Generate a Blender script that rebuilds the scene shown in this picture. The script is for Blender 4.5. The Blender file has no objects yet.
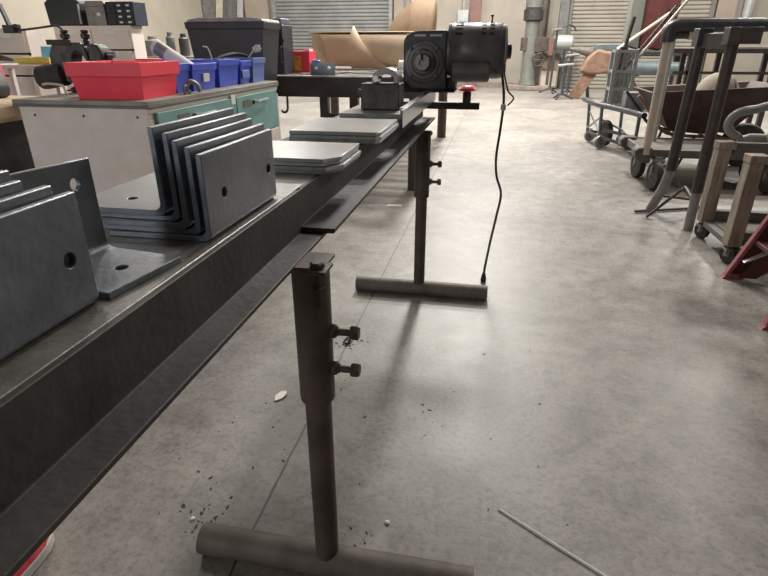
import bpy, bmesh, math, random
from mathutils import Vector, Matrix
random.seed(7)
S = bpy.context.scene
C = S.collection
PI = math.pi

# ------------------------------------------------------------------ camera
CAM_H, FPX = 1.2, 540.0
pitch = math.atan((288-45)/FPX)
yaw = math.atan(116*math.cos(pitch)/FPX)
cam = bpy.data.cameras.new('camera'); cam.sensor_width = 36.0
cam.lens = FPX/768*36.0; cam.clip_start = 0.02; cam.clip_end = 200
co = bpy.data.objects.new('camera', cam); C.objects.link(co)
co.location = (0, 0, CAM_H); co.rotation_euler = (PI/2-pitch, 0, yaw)
S.camera = co

# ------------------------------------------------------------------ materials
def mat(name, col, rough=0.6, metal=0.0, col2=None, scale=6.0, detail=6.0, lo=0.35, hi=0.65,
        bump=0.0, bscale=60.0, stretch=None, spec=None, coat=0.0, rvar=0.0):
    m = bpy.data.materials.new(name); m.use_nodes = True
    nt = m.node_tree; N = nt.nodes; L = nt.links
    b = N['Principled BSDF']
    b.inputs['Roughness'].default_value = rough
    b.inputs['Metallic'].default_value = metal
    b.inputs['Base Color'].default_value = (*col, 1)
    if coat:
        b.inputs['Coat Weight'].default_value = coat; b.inputs['Coat Roughness'].default_value = .28
    if spec is not None: b.inputs['Specular IOR Level'].default_value = spec
    tc = N.new('ShaderNodeTexCoord'); src = tc.outputs['Object']
    if stretch:
        mp = N.new('ShaderNodeMapping'); mp.inputs['Scale'].default_value = stretch
        L.new(src, mp.inputs['Vector']); src = mp.outputs['Vector']
    if col2 is not None:
        no = N.new('ShaderNodeTexNoise'); no.inputs['Scale'].default_value = scale
        no.inputs['Detail'].default_value = detail; no.inputs['Roughness'].default_value = 0.65
        L.new(src, no.inputs['Vector'])
        r = N.new('ShaderNodeValToRGB')
        r.color_ramp.elements[0].position = lo; r.color_ramp.elements[0].color = (*col, 1)
        r.color_ramp.elements[1].position = hi; r.color_ramp.elements[1].color = (*col2, 1)
        L.new(no.outputs['Fac'], r.inputs['Fac']); L.new(r.outputs['Color'], b.inputs['Base Color'])
        if rvar:
            mr = N.new('ShaderNodeMapRange'); mr.inputs['To Min'].default_value = rough-rvar
            mr.inputs['To Max'].default_value = rough+rvar
            L.new(no.outputs['Fac'], mr.inputs['Value']); L.new(mr.outputs['Result'], b.inputs['Roughness'])
    if bump:
        n2 = N.new('ShaderNodeTexNoise'); n2.inputs['Scale'].default_value = bscale; n2.inputs['Detail'].default_value = 4
        L.new(src, n2.inputs['Vector'])
        bp = N.new('ShaderNodeBump'); bp.inputs['Strength'].default_value = bump; bp.inputs['Distance'].default_value = 0.01
        L.new(n2.outputs['Fac'], bp.inputs['Height']); L.new(bp.outputs['Normal'], b.inputs['Normal'])
    return m

M = {}
M['mill'] = mat('mill_scale_steel', (.062,.078,.104), .42, .35, (.165,.19,.23), 11, lo=.3, hi=.75, coat=1.0, bump=.12, bscale=90, rvar=.1)
M['tablesteel'] = mat('worn_table_steel', (.13,.122,.112), .40, .4, (.30,.285,.265), 11, lo=.35, hi=.75, bump=.15, bscale=70, rvar=.12)
M['railsteel'] = mat('dark_rail_steel', (.030,.029,.030), .62, .15, (.060,.055,.052), 8, bump=.12, bscale=60, rvar=.1)
M['brownsteel'] = mat('brown_painted_pipe', (.050,.037,.032), .55, .2, (.095,.068,.057), 9, bump=.1, bscale=50, rvar=.1)
M['rustfoot'] = mat('dusty_foot_pipe', (.085,.070,.060), .65, .15, (.16,.135,.115), 10, bump=.15, bscale=50)
M['platesteel'] = mat('cut_plate_steel', (.115,.118,.112), .40, .40, (.22,.222,.21), 9, coat=1.0, bump=.1, bscale=80, rvar=.12)
M['bright'] = mat('bright_sheared_edge', (.42,.46,.55), .35, .7, (.55,.58,.66), 30)
M['black'] = mat('black_paint', (.028,.028,.031), .40, 0, (.060,.060,.066), 15, bump=.06, bscale=60)
M['motorgrey'] = mat('dusty_black_motor', (.065,.060,.062), .42, .3, (.125,.115,.115), 9, bump=.06, bscale=80)
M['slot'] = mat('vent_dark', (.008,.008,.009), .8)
M['shaft'] = mat('steel_shaft', (.30,.29,.28), .35, .8, (.2,.19,.18), 20)
M['cord'] = mat('black_rubber_cord', (.02,.02,.022), .55)
M['white'] = mat('white_plastic', (.75,.75,.72), .5)
M['label'] = mat('paper_label', (.72,.72,.70), .7)
M['beigepaint'] = mat('cream_cabinet_paint', (.70,.625,.56), .6, 0, (.80,.725,.66), 7, bump=.03, bscale=90)
M['cabtop'] = mat('worn_cabinet_top', (.20,.18,.155), .6, 0, (.36,.33,.29), 6)
M['trimgrey'] = mat('cabinet_trim', (.58,.53,.48), .55, 0, (.68,.63,.57), 10)
M['teal'] = mat('teal_enamel', (.15,.31,.30), .45, 0, (.20,.38,.365), 6)
M['chrome'] = mat('bright_handle', (.72,.72,.70), .3, .8)
M['redplastic'] = mat('red_plastic', (.90,.045,.085), .42, 0, (.95,.07,.115), 4)
M['blueplastic'] = mat('blue_plastic', (.055,.095,.56), .42, 0, (.075,.125,.66), 4)
M['blueclip'] = mat('pale_blue_plastic', (.16,.22,.55), .45)
M['blackplastic'] = mat('black_plastic', (.020,.026,.030), .5, 0, (.032,.038,.043), 5)
M['navyplastic'] = mat('navy_plastic', (.020,.028,.045), .4, 0, (.03,.04,.06), 6)
M['viseiron'] = mat('worn_vise_iron', (.030,.028,.028), .45, .4, (.085,.08,.075), 12, bump=.15, bscale=40)
M['filecab'] = mat('beige_drawer_paint', (.68,.60,.55), .55, 0, (.74,.66,.61), 3)
M['screenblue'] = mat('blue_panel', (.15,.45,.80), .35)
M['kraft'] = mat('brown_kraft_paper', (.56,.42,.29), .75, 0, (.63,.48,.34), 3)
M['cardboard'] = mat('brown_cardboard', (.38,.26,.165), .8, 0, (.45,.32,.21), 4)
M['whitepaper'] = mat('white_paper', (.72,.70,.66), .75)
M['yellow'] = mat('yellow_print', (.80,.42,.04), .5, 0, (.75,.15,.03), 22, lo=.5, hi=.6)
M['slat'] = mat('pale_slat_steel', (.26,.25,.23), .45, .4, (.46,.44,.41), 9)
M['darktable'] = mat('dark_maroon_steel', (.040,.032,.032), .5, .2, (.07,.055,.05), 7)
M['maroon'] = mat('dark_maroon_tray', (.055,.033,.035), .6, .1, (.095,.055,.05), 6, bump=.1, bscale=30)
M['palepole'] = mat('pale_dusty_pipe', (.46,.40,.335), .6, .1, (.58,.51,.44), 8)
M['greypipe'] = mat('grey_dusty_pipe', (.19,.185,.18), .5, .3, (.30,.29,.28), 10)
M['deckgrey'] = mat('dusty_grey_deck', (.075,.067,.06), .7, .1, (.15,.135,.12), 8)
M['rubber'] = mat('black_rubber', (.022,.021,.021), .7, 0, (.05,.046,.044), 14)
M['hub'] = mat('dusty_wheel_hub', (.06,.055,.05), .6, .1, (.12,.11,.10), 16)
M['wood'] = mat('rough_timber', (.17,.135,.108), .75, 0, (.36,.295,.235), 7, stretch=(6,6,.7), bump=.15, bscale=30)
M['woodgrey'] = mat('grey_timber', (.10,.09,.08), .75, 0, (.17,.15,.135), 7, stretch=(.7,6,6), bump=.15, bscale=30)
M['tan'] = mat('plywood', (.50,.37,.24), .7, 0, (.58,.44,.30), 5, stretch=(.7,5,5))
M['redpaint'] = mat('red_paint', (.24,.055,.07), .5, 0, (.36,.13,.14), 10)
M['redfabric'] = mat('red_canvas', (.45,.03,.045), .85, 0, (.62,.09,.11), 40, bump=.2, bscale=150)
M['solegrey'] = mat('grey_rubber_sole', (.36,.35,.32), .7, 0, (.46,.45,.41), 30)
M['maroonpaint'] = mat('maroon_sheet', (.075,.020,.020), .5, .1, (.11,.03,.028), 4)
M['rustorange'] = mat('rusty_casting', (.15,.085,.058), .75, 0, (.27,.165,.115), 8)
M['greyblue'] = mat('grey_blue_paint', (.10,.125,.14), .5, .2, (.15,.18,.19), 6)
M['machgrey'] = mat('machine_grey_green', (.115,.12,.108), .5, .1, (.165,.17,.155), 5)
M['motorlight'] = mat('pale_grey_casting', (.33,.34,.34), .45, .2, (.42,.43,.42), 6)
M['cratewire'] = mat('galvanised_crate', (.26,.28,.29), .5, .35, (.36,.37,.38), 12)
M['sack'] = mat('pale_sack', (.24,.205,.165), .85, 0, (.30,.255,.21), 5, bump=.2, bscale=15)
M['debris'] = mat('dark_debris', (.055,.05,.047), .8)
M['silver'] = mat('silver_scrap', (.62,.60,.56), .4, .6)
M['wall'] = mat('painted_wall', (.255,.228,.193), .8, 0, (.31,.28,.24), 1.2, bump=.04, bscale=20)
M['wallside'] = mat('painted_side_wall', (.38,.34,.275), .8, 0, (.44,.40,.335), 1.2)
M['column'] = mat('beige_column', (.25,.205,.165), .7, 0, (.30,.255,.21), 2)
M['rustcol'] = mat('red_oxide_column', (.13,.065,.055), .7, 0, (.18,.10,.085), 3)
M['ceil'] = mat('ceiling_sheet', (.5,.49,.47), .8)
M['grime'] = mat('wall_foot_grime', (.15,.125,.105), .9, 0, (.26,.22,.19), 5)

def floor_mat():
    m = bpy.data.materials.new('concrete_floor'); m.use_nodes = True
    nt = m.node_tree; N = nt.nodes; L = nt.links; b = N['Principled BSDF']
    tc = N.new('ShaderNodeTexCoord')
    def noise(sc, det, ro=.65, dis=0):
        n = N.new('ShaderNodeTexNoise'); n.inputs['Scale'].default_value = sc
        n.inputs['Detail'].default_value = det; n.inputs['Roughness'].default_value = ro
        n.inputs['Distortion'].default_value = dis
        L.new(tc.outputs['Object'], n.inputs['Vector']); return n
    def ramp(f, p0, c0, p1, c1):
        r = N.new('ShaderNodeValToRGB')
        r.color_ramp.elements[0].position = p0; r.color_ramp.elements[0].color = (*c0, 1)
        r.color_ramp.elements[1].position = p1; r.color_ramp.elements[1].color = (*c1, 1)
        L.new(f, r.inputs['Fac']); return r.outputs['Color']
    def mix(kind, fac, a, c):
        x = N.new('ShaderNodeMix'); x.data_type = 'RGBA'; x.blend_type = kind
        if isinstance(fac, float): x.inputs['Factor'].default_value = fac
        else: L.new(fac, x.inputs['Factor'])
        L.new(a, x.inputs['A'])
        if isinstance(c, tuple): x.inputs['B'].default_value = (*c, 1)
        else: L.new(c, x.inputs['B'])
        return x.outputs['Result']
    n1 = noise(1.0, 9, .66, .8)
    base = ramp(n1.outputs['Fac'], .36, (.180,.164,.148), .66, (.30,.280,.254))
    n2 = noise(9, 8, .72)
    base = mix('MULTIPLY', .75, base, ramp(n2.outputs['Fac'], .36, (.55,.54,.53), .56, (1.06,1.06,1.06)))
    n3 = noise(55, 5, .7)
    base = mix('MULTIPLY', .6, base, ramp(n3.outputs['Fac'], .36, (.45,.44,.43), .52, (1.05,1.05,1.05)))
    n4 = noise(3.2, 4, .5, 1.5)
    base = mix('MIX', ramp(n4.outputs['Fac'], .60, (0,0,0), .78, (.5,.5,.5)), base, (.36,.345,.32))
    # dark oil spots
    vo = N.new('ShaderNodeTexVoronoi'); vo.inputs['Scale'].default_value = 2.6
    L.new(tc.outputs['Object'], vo.inputs['Vector'])
    base = mix('MULTIPLY', .6, base, ramp(vo.outputs['Distance'], .03, (.4,.38,.36), .075, (1,1,1)))
    # saw-cut joints: two lengthwise and several across
    sx = N.new('ShaderNodeSeparateXYZ'); L.new(tc.outputs['Object'], sx.inputs[0])
    def line(sock, pos, w):
        a = N.new('ShaderNodeMath'); a.operation = 'SUBTRACT'; a.inputs[1].default_value = pos; L.new(sock, a.inputs[0])
        c = N.new('ShaderNodeMath'); c.operation = 'ABSOLUTE'; L.new(a.outputs[0], c.inputs[0])
        d = N.new('ShaderNodeMath'); d.operation = 'LESS_THAN'; d.inputs[1].default_value = w; L.new(c.outputs[0], d.inputs[0])
        return d.outputs[0]
    wob = N.new('ShaderNodeMath'); wob.operation = 'MULTIPLY_ADD'; wob.inputs[1].default_value = .02
    L.new(n2.outputs['Fac'], wob.inputs[0]); L.new(sx.outputs['X'], wob.inputs[2])
    base = mix('MIX', line(wob.outputs[0], -.545, .0036), base, (.045,.04,.036))
    base = mix('MIX', line(wob.outputs[0], 4.6, .003), base, (.09,.08,.07))
    wob2 = N.new('ShaderNodeMath'); wob2.operation = 'MULTIPLY_ADD'; wob2.inputs[1].default_value = .03
    L.new(n2.outputs['Fac'], wob2.inputs[0]); L.new(sx.outputs['Y'], wob2.inputs[2])
    for yy in (4.35, 9.5, 13.5):
        base = mix('MIX', line(wob2.outputs[0], yy, .003), base, (.20,.18,.16))
    L.new(base, b.inputs['Base Color'])
    mr = N.new('ShaderNodeMapRange'); mr.inputs['To Min'].default_value = .34; mr.inputs['To Max'].default_value = .56
    L.new(n2.outputs['Fac'], mr.inputs['Value']); L.new(mr.outputs['Result'], b.inputs['Roughness'])
    bp = N.new('ShaderNodeBump'); bp.inputs['Strength'].default_value = .12; bp.inputs['Distance'].default_value = .01
    L.new(n3.outputs['Fac'], bp.inputs['Height']); L.new(bp.outputs['Normal'], b.inputs['Normal'])
    return m
M['floor'] = floor_mat()

# ------------------------------------------------------------------ mesh helpers
def BM(): return bmesh.new()
def add_box(bm, lo, hi, mx=None):
    lo = Vector(lo); hi = Vector(hi); c = (lo+hi)/2; d = hi-lo
    m = Matrix.Translation(c) @ Matrix.Diagonal((abs(d.x), abs(d.y), abs(d.z), 1))
    if mx is not None: m = mx @ m
    bmesh.ops.create_cube(bm, size=1, matrix=m); return bm
def frame(p, q, up=(0,0,1)):
    z = (Vector(q)-Vector(p)).normalized(); u = Vector(up)
    if abs(z.dot(u)) > .98: u = Vector((0,1,0))
    x = u.cross(z).normalized(); y = z.cross(x)
    m = Matrix((x, y, z)).transposed().to_4x4(); m.translation = Vector(p); return m
def add_beam(bm, p, q, w, h, up=(0,0,1)):
    L = (Vector(q)-Vector(p)).length
    return add_box(bm, (-w/2,-h/2,0), (w/2,h/2,L), frame(p, q, up))
def add_tube(bm, pts, r, n=12, cap=True):
    pts = [Vector(p) for p in pts]; rr = r if isinstance(r, (list, tuple)) else [r]*len(pts)
    rings = []; prev = None
    for i, p in enumerate(pts):
        if i == 0: t = pts[1]-p
        elif i == len(pts)-1: t = p-pts[i-1]
        else: t = (pts[i+1]-p).normalized()+(p-pts[i-1]).normalized()
        t.normalize()
        if prev is None:
            u = Vector((0,0,1)) if abs(t.z) < .9 else Vector((1,0,0))
            x = u.cross(t).normalized()
        else:
            x = (prev - t*prev.dot(t)).normalized()
        prev = x; y = t.cross(x)
        rings.append([bm.verts.new(p+(x*math.cos(2*PI*k/n)+y*math.sin(2*PI*k/n))*rr[i]) for k in range(n)])
    for a, b in zip(rings, rings[1:]):
        for k in range(n): bm.faces.new((a[k], a[(k+1)%n], b[(k+1)%n], b[k]))
    if cap:
        bm.faces.new(list(reversed(rings[0]))); bm.faces.new(rings[-1])
    return bm
def smooth_path(pts, n=6):
    P = [Vector(p) for p in pts]; out = []
    for i in range(len(P)-1):
        p0 = P[max(i-1,0)]; p1 = P[i]; p2 = P[i+1]; p3 = P[min(i+2,len(P)-1)]
        for k in range(n):
            t = k/n
            out.append(.5*((2*p1)+(p2-p0)*t+(2*p0-5*p1+4*p2-p3)*t*t+(3*p1-p0-3*p2+p3)*t**3))
    out.append(P[-1]); return out
def add_lathe(bm, prof, n=24, mx=None):
    mx = mx or Matrix.Identity(4); rings = []
    for r, z in prof:
        if r < 1e-6: rings.append([bm.verts.new(mx @ Vector((0,0,z)))])
        else: rings.append([bm.verts.new(mx @ Vector((r*math.cos(2*PI*k/n), r*math.sin(2*PI*k/n), z))) for k in range(n)])
    for a, b in zip(rings, rings[1:]):
        for k in range(n):
            k2 = (k+1) % n
            if len(a) == 1 and len(b) == 1: break
            if len(a) == 1: bm.faces.new((a[0], b[k2], b[k]))
            elif len(b) == 1: bm.faces.new((a[k], a[k2], b[0]))
            else: bm.faces.new((a[k], a[k2], b[k2], b[k]))
    if len(rings[0]) > 1: bm.faces.new(list(reversed(rings[0])))
    if len(rings[-1]) > 1: bm.faces.new(rings[-1])
    return bm
def add_cyl(bm, p, q, r, n=16): return add_tube(bm, [p, q], r, n)
def add_prism(bm, outline, p0, d, ax, ay):
    """outline in the plane (ax, ay) at p0, extruded by vector d"""
    p0 = Vector(p0); d = Vector(d); ax = Vector(ax); ay = Vector(ay)
    a = [bm.verts.new(p0+ax*u+ay*v) for u, v in outline]
    b = [bm.verts.new(p0+ax*u+ay*v+d) for u, v in outline]
    n = len(a)
    bm.faces.new(list(reversed(a))); bm.faces.new(b)
    for k in range(n): bm.faces.new((a[k], a[(k+1)%n], b[(k+1)%n], b[k]))
    return bm
def add_bin(bm, w0, d0, w1, d1, h, t=.004, lip=.018, mx=None):
    """open tapered tray with a rolled rim band: bottom w0 x d0, top w1 x d1, centred"""
    mx = mx or Matrix.Identity(4)
    def ring(w, d, z): return [bm.verts.new(mx @ Vector(p)) for p in ((-w/2,-d/2,z),(w/2,-d/2,z),(w/2,d/2,z),(-w/2,d/2,z))]
    R = [ring(w0,d0,0)]
    if lip:
        f = (h-lip*2.2)/h
        R += [ring(w0+(w1-w0)*f, d0+(d1-d0)*f, h-lip*2.2), ring(w1+.006, d1+.006, h-lip*2.2+.002), ring(w1+.012, d1+.012, h)]
    else: R += [ring(w1, d1, h)]
    R += [ring(w1-2*t, d1-2*t, h), ring(w0-2*t, d0-2*t, t)]
    for a, b in zip(R, R[1:]):
        for k in range(4): bm.faces.new((a[k], a[(k+1)%4], b[(k+1)%4], b[k]))
    bm.faces.new(list(reversed(R[0]))); bm.faces.new(R[-1])
    return bm
def obj(name, bm, m, parent=None, bevel=0, seg=2, smooth=True, loc=None):
    bmesh.ops.recalc_face_normals(bm, faces=bm.faces)
    me = bpy.data.meshes.new(name); bm.to_mesh(me); bm.free()
    if smooth:
        for p in me.polygons: p.use_smooth = True
        me.set_sharp_from_angle(angle=math.radians(38))
    me.materials.append(M[m] if isinstance(m, str) else m)
    o = bpy.data.objects.new(name, me); C.objects.link(o)
    if bevel:
        md = o.modifiers.new('bevel', 'BEVEL'); md.width = bevel; md.segments = seg; md.limit_method = 'ANGLE'
        md.angle_limit = math.radians(40)
    if parent: o.parent = parent
    if loc: o.location = loc
    return o
def tag(o, label, cat=None, group=None):
    o['label'] = label
    if cat: o['category'] = cat
    if group: o['group'] = group
    return o
def thing(name, label, cat, loc=(0,0,0), rz=0, group=None):
    o = bpy.data.objects.new(name, None); C.objects.link(o); o.empty_display_size = .05
    o.location = loc; o.rotation_euler = (0,0,rz)
    return tag(o, label, cat, group)
def struct(name, bm, m, **k):
    o = obj(name, bm, m, **k); o['kind'] = 'structure'; return o
def cut(o, cutter):
    """carve the cutter bmesh out of o"""
    bmesh.ops.recalc_face_normals(cutter, faces=cutter.faces)
    me = bpy.data.meshes.new('cut'); cutter.to_mesh(me); cutter.free()
    c = bpy.data.objects.new('cut', me); C.objects.link(c); c.parent = o.parent
    md = o.modifiers.new('cut', 'BOOLEAN'); md.object = c; md.operation = 'DIFFERENCE'; md.solver = 'EXACT'
    dg = bpy.context.evaluated_depsgraph_get(); dg.update()
    new = bpy.data.meshes.new_from_object(o.evaluated_get(dg)); old = o.data
    o.modifiers.clear(); o.data = new; new.name = old.name
    bpy.data.objects.remove(c); bpy.data.meshes.remove(me)
    for p in new.polygons: p.use_smooth = True
    new.set_sharp_from_angle(angle=math.radians(38))
def dup(root, loc, rz=None, label=None, group=None):
    def cp(o, par):
        c = o.copy(); C.objects.link(c)
        if par: c.parent = par
        for ch in list(o.children): cp(ch, c)
        return c
    r = cp(root, None); r.location = loc
    if rz is not None: r.rotation_euler = (0,0,rz)
    if label: r['label'] = label
    if group: r['group'] = group
    return r
def rotm(axis, ang): return Matrix.Rotation(ang, 4, axis)
def T(x, y, z): return Matrix.Translation((x, y, z))

# ------------------------------------------------------------------ the room
XL, XR, YN, YB, ZC = -9.6, 9.5, -4.0, 18.3, 6.0
struct('floor', add_box(BM(), (XL-.3,YN-.3,-.2), (XR+.3,YB+.3,0)), 'floor', smooth=False)
struct('ceiling', add_box(BM(), (XL-.3,YN-.3,ZC), (XR+.3,YB+.3,ZC+.2)), 'ceil', smooth=False)
struct('wall_left', add_box(BM(), (XL-.2,YN,0), (XL,YB,ZC)), 'wallside', smooth=False)
struct('wall_right', add_box(BM(), (XR,YN,0), (XR+.2,YB,ZC)), 'wall', smooth=False)
struct('wall_near', add_box(BM(), (XL,YN-.2,0), (XR,YN,ZC)), 'wall', smooth=False)
struct('wall_back', add_box(BM(), (XL,YB,0), (XR,YB+.2,ZC)), 'wall', smooth=False)
def slat_curtain(x0, x1, y, z1, pitch=.105):
    bm = BM(); n = int(z1/pitch); prof = []
    for k in range(n):
        z = k*pitch
        prof += [(0, z), (-.030, z+.022), (-.036, z+.052), (-.030, z+.083), (0, z+.100)]
    prof.append((0, z1))
    a = [bm.verts.new((x0, y+u, z)) for u, z in prof]; b = [bm.verts.new((x1, y+u, z)) for u, z in prof]
    for k in range(len(a)-1): bm.faces.new((a[k], b[k], b[k+1], a[k+1]))
    return bm
M['slatL'] = mat('grey_door_slats', (.17,.175,.172), .55, .15, (.24,.243,.236), 1.6)
M['slatR'] = mat('cream_door_slats', (.255,.232,.195), .55, .1, (.32,.295,.25), 1.6)
for i, (x0, x1, m) in enumerate([(-7.05,-3.42,'slatL'), (1.98,5.62,'slatR')]):
    d = struct('door_%d' % (i+1), slat_curtain(x0, x1, YB-.06, 3.6), m)
    d['label'] = ['grey roll-up door on the back wall at left', 'cream roll-up door on the back wall at right'][i]
    bm = BM()
    for x in (x0-.06, x1+.06): add_box(bm, (x-.06,YB-.14,0), (x+.06,YB,3.7))
    add_box(bm, (x0-.12,YB-.3,3.6), (x1+.12,YB,4.1))
    tk = obj('guide_track', bm, 'greypipe' if i == 0 else 'machgrey', d); 
# columns and pilasters on the back wall
for i, (x0, x1, dp, m) in enumerate([(-8.05,-7.28,.22,'column'), (-3.25,-2.95,.16,'column'), (-.95,-.62,.22,'rustcol'),
                                     (5.78,6.25,.18,'column'), (1.62,1.86,.24,'machgrey')]):
    struct('trim_%d' % (i+1), add_box(BM(), (x0,YB-dp,0), (x1,YB,ZC)), m, smooth=False)
struct('trim_6', add_box(BM(), (XL,YB-.03,0), (-7.2,YB,.12)), 'grime', smooth=False)
struct('trim_7', add_box(BM(), (-3.4,YB-.03,0), (1.9,YB,.14)), 'grime', smooth=False)
struct('trim_8', add_box(BM(), (5.7,YB-.03,0), (XR,YB,.12)), 'grime', smooth=False)
# conduits on the back wall
for nm, x, lab in (('conduit', 1.30, 'thin dark conduit running up the back wall behind the drill'),
                   ('wall_pipe', -2.7, 'pale pipe running up the back wall beside the grey roll-up door')):
    tag(obj(nm, add_cyl(BM(), (x,YB-.05,0), (x,YB-.05,5.9), .03 if nm == 'conduit' else .06, 10), 'brownsteel' if nm == 'conduit' else 'motorlight'), lab, 'pipe')
bm = BM(); add_box(bm, (-.16,-.1,-.25), (.16,.1,.2)); add_tube(bm, [(0,0,.2),(0,0,3.8)], .035, 8)
add_box(bm, (-.10,-.13,-.12), (.10,-.1,.06))
tag(obj('switch_box', bm, 'motorlight', loc=(-1.15,YB-.1,1.95), bevel=.01), 'pale grey electrical box on the back wall beside the red column', 'electrical box')
bm = BM(); add_tube(bm, [(0,0,0),(.02,0,.7),(-.05,0,1.4),(.1,0,2.2)], [.10,.14,.09,.12], 8)
tag(obj('hanging_cloth', bm, 'motorlight', loc=(6.55,YB-.16,1.7)), 'pale crumpled cloth hanging on the back wall above the black cart handle', 'cloth')

# ------------------------------------------------------------------ near work table
ZT = .925
tb = thing('work_table', 'long dark steel work table of angle rails on pipe legs', 'table', (-.40, 1.3, 0))
O = Vector((-.40, 1.3, 0))
def W(bm, o=O):
    bmesh.ops.translate(bm, verts=bm.verts, vec=-Vector(o)); return bm
bm = BM(); add_box(bm, (-.65,-.4,ZT-.010), (-.3952,1.42,ZT)); add_box(bm, (-.648,1.42,ZT-.040), (-.3972,3.0,ZT-.032)); add_box(bm, (-.648,1.405,ZT-.040), (-.3972,1.42,ZT-.009))  # near plate, then a lower far sheet added to cast shadow on the floor
obj('top_plate_and_blocker', W(bm), 'tablesteel', tb, bevel=.002)
def angle_rail(x_web, x_toe, y0, y1, z0, z1, t):
    r = .003; o = [(x_web-t, z1), (x_web-t, z0+.004), (x_web-t+.004, z0), (x_toe-.003, z0), (x_toe, z0+.003), (x_toe, z0+t)]
    for k in range(6):
        a = PI*1.5-PI/2*k/5
        o.append((x_web+r+r*math.cos(a), z0+t+r+r*math.sin(a)))
    o += [(x_web, z1)]
    return add_prism(BM(), o, (0,y0,0), (0,y1-y0,0), (1,0,0), (0,0,1))
obj('front_rail', W(angle_rail(-.385,-.335,-.4,1.075,.825,ZT,.010)), 'railsteel', tb, bevel=.0015)
obj('front_rail', W(angle_rail(-.386,-.311,1.048,3.02,.8355,ZT,.011)), 'railsteel', tb, bevel=.0015)
bm = BM(); add_box(bm, (-.66,1.42,ZT-.1), (-.65,3.02,ZT)); add_box(bm, (-.65,1.42,ZT-.01), (-.60,3.02,ZT))
add_box(bm, (-.66,-.4,ZT-.1), (-.65,1.42,ZT-.01))
obj('back_rail', W(bm), 'railsteel', tb, bevel=.0015)
bm = BM()
bm.free()
for y in (1.5,2.35,2.97): obj('cross_bar', W(add_box(BM(), (-.65,y-.02,ZT-.06), (-.397,y+.02,ZT-.0405))), 'railsteel', tb)
def leg(y):
    x = -.318
    bm = add_lathe(BM(), [(.029,.52),(.036,.525),(.0365,.535),(.0365,.822),(.034,.825)], 28, T(x,y,0))
    sl = obj('leg', W(bm), 'brownsteel', tb)
    obj('lower_post', W(add_cyl(BM(), (x,y,.06), (x,y,.56), .028, 24)), 'brownsteel', sl)
    bm = add_lathe(BM(), [(.030,-.345),(.038,-.345),(.038,.345),(.030,.345),(.030,-.345)][:4], 28, T(x+.01,y,.038) @ rotm('Y', PI/2))
    fp = obj('foot_pipe', W(bm), 'rustfoot', sl, bevel=.002)
    for z in (.60, .685):
        bm = BM()
        m = T(x,y,z) @ rotm('Y', PI/2)
        add_lathe(bm, [(.016,.034),(.016,.044),(.011,.046),(.011,.05)], 6, m)
        add_lathe(bm, [(.0075,.045),(.0075,.078)], 14, m)
        add_lathe(bm, [(.013,.074),(.0155,.077),(.0155,.088),(.013,.092)], 6, m)
        obj('set_bolt', W(bm), 'brownsteel', sl)
    # clamp lug with its bolt
    bm = BM(); add_box(bm, (x-.040,y-.040,.825), (x+.036,y+.045,.832)); add_box(bm, (x+.018, y-.052,.824), (x+.045,y-.0,.831))
    lg = obj('clamp_lug', W(bm), 'brownsteel', sl, bevel=.001)
    bm = BM(); m = T(x+.024,y-.030,.006)
    add_lathe(bm, [(.012,.825),(.014,.827),(.014,.833),(.010,.836)], 6, m)
    add_lathe(bm, [(.005,.745),(.005,.83)], 12, m)
    add_lathe(bm, [(.012,.776),(.013,.778),(.013,.785),(.011,.787)], 6, m)
    obj('clamp_bolt', W(bm), 'railsteel', sl)
leg(.90); leg(2.575)

# ------------------------------------------------------------------ angle brackets
def L_outline(w, h, t, side):
    o = [(0,h)]
    ro = .012
    for k in range(6):
        a = -PI/2*k/5
        o.append((-ro+ro*math.cos(a), ro+ro*math.sin(a)))
    o += [(-w,0), (-w,t)]
    ri = .012
    for k in range(6):
        a = -PI/2+PI/2*k/5
        o.append((-t-ri+ri*math.cos(a), t+ri+ri*math.sin(a)))
    o += [(-t,h)]
    return [(u*side, v) for u, v in o]
def make_bracket(name, w, h, t, ln, holes_v, holes_h, side=1):
    """vertical leg outer face at x=0 looking +x, flat leg towards -x (times side), length along +y"""
    o = obj(name, add_prism(BM(), L_outline(w,h,t,side), (0,0,0), (0,ln,0), (1,0,0), (0,0,1)), 'mill')
    c = BM()
    for y, z in holes_v: add_cyl(c, (-.05,y,z), (.05,y,z), .0085, 20)
    for x, y in holes_h: add_cyl(c, (x*side,y,-.05), (x*side,y,.05), .0085, 20)
    cut(o, c)
    md = o.modifiers.new('bevel', 'BEVEL'); md.width = .0012; md.segments = 2; md.limit_method = 'ANGLE'; md.angle_limit = math.radians(40)
    return o
LEN, TH = .268, .0088
br = make_bracket('angle_bracket', .175, .132, TH, LEN, [(.058,.064),(.238,.064)], [(-.095,.058),(-.095,.215)])
G2 = 'nested steel angle brackets in the middle of the table'
order = ['outermost angle bracket of the middle nest, its drilled face turned to the aisle',
         'second angle bracket from the aisle in the middle nest of five',
         'third and middle angle bracket of the middle nest of five',
         'fourth angle bracket from the aisle in the middle nest of five',
         'innermost angle bracket of the middle nest, its flat leg bright on top']
br.location = (-.407,.715,ZT); tag(br, order[0], 'bracket', G2)
for i in range(1,5):
    dup(br, (-.407-.0178*i, .715+.003*i*(1 if i % 2 else .3), ZT+.0090*i), math.radians(.5*(-1)**i), order[i], G2)
G1 = 'nested steel angle brackets at the near end of the table'
order = ['nearest angle bracket at the left frame edge, its drilled face cut off by the frame',
         'second angle bracket from the aisle in the near nest at the left edge',
         'third angle bracket from the aisle in the near nest at the left edge',
         'fourth angle bracket from the aisle in the near nest at the left edge',
         'rearmost angle bracket of the near nest at the left edge']
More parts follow.
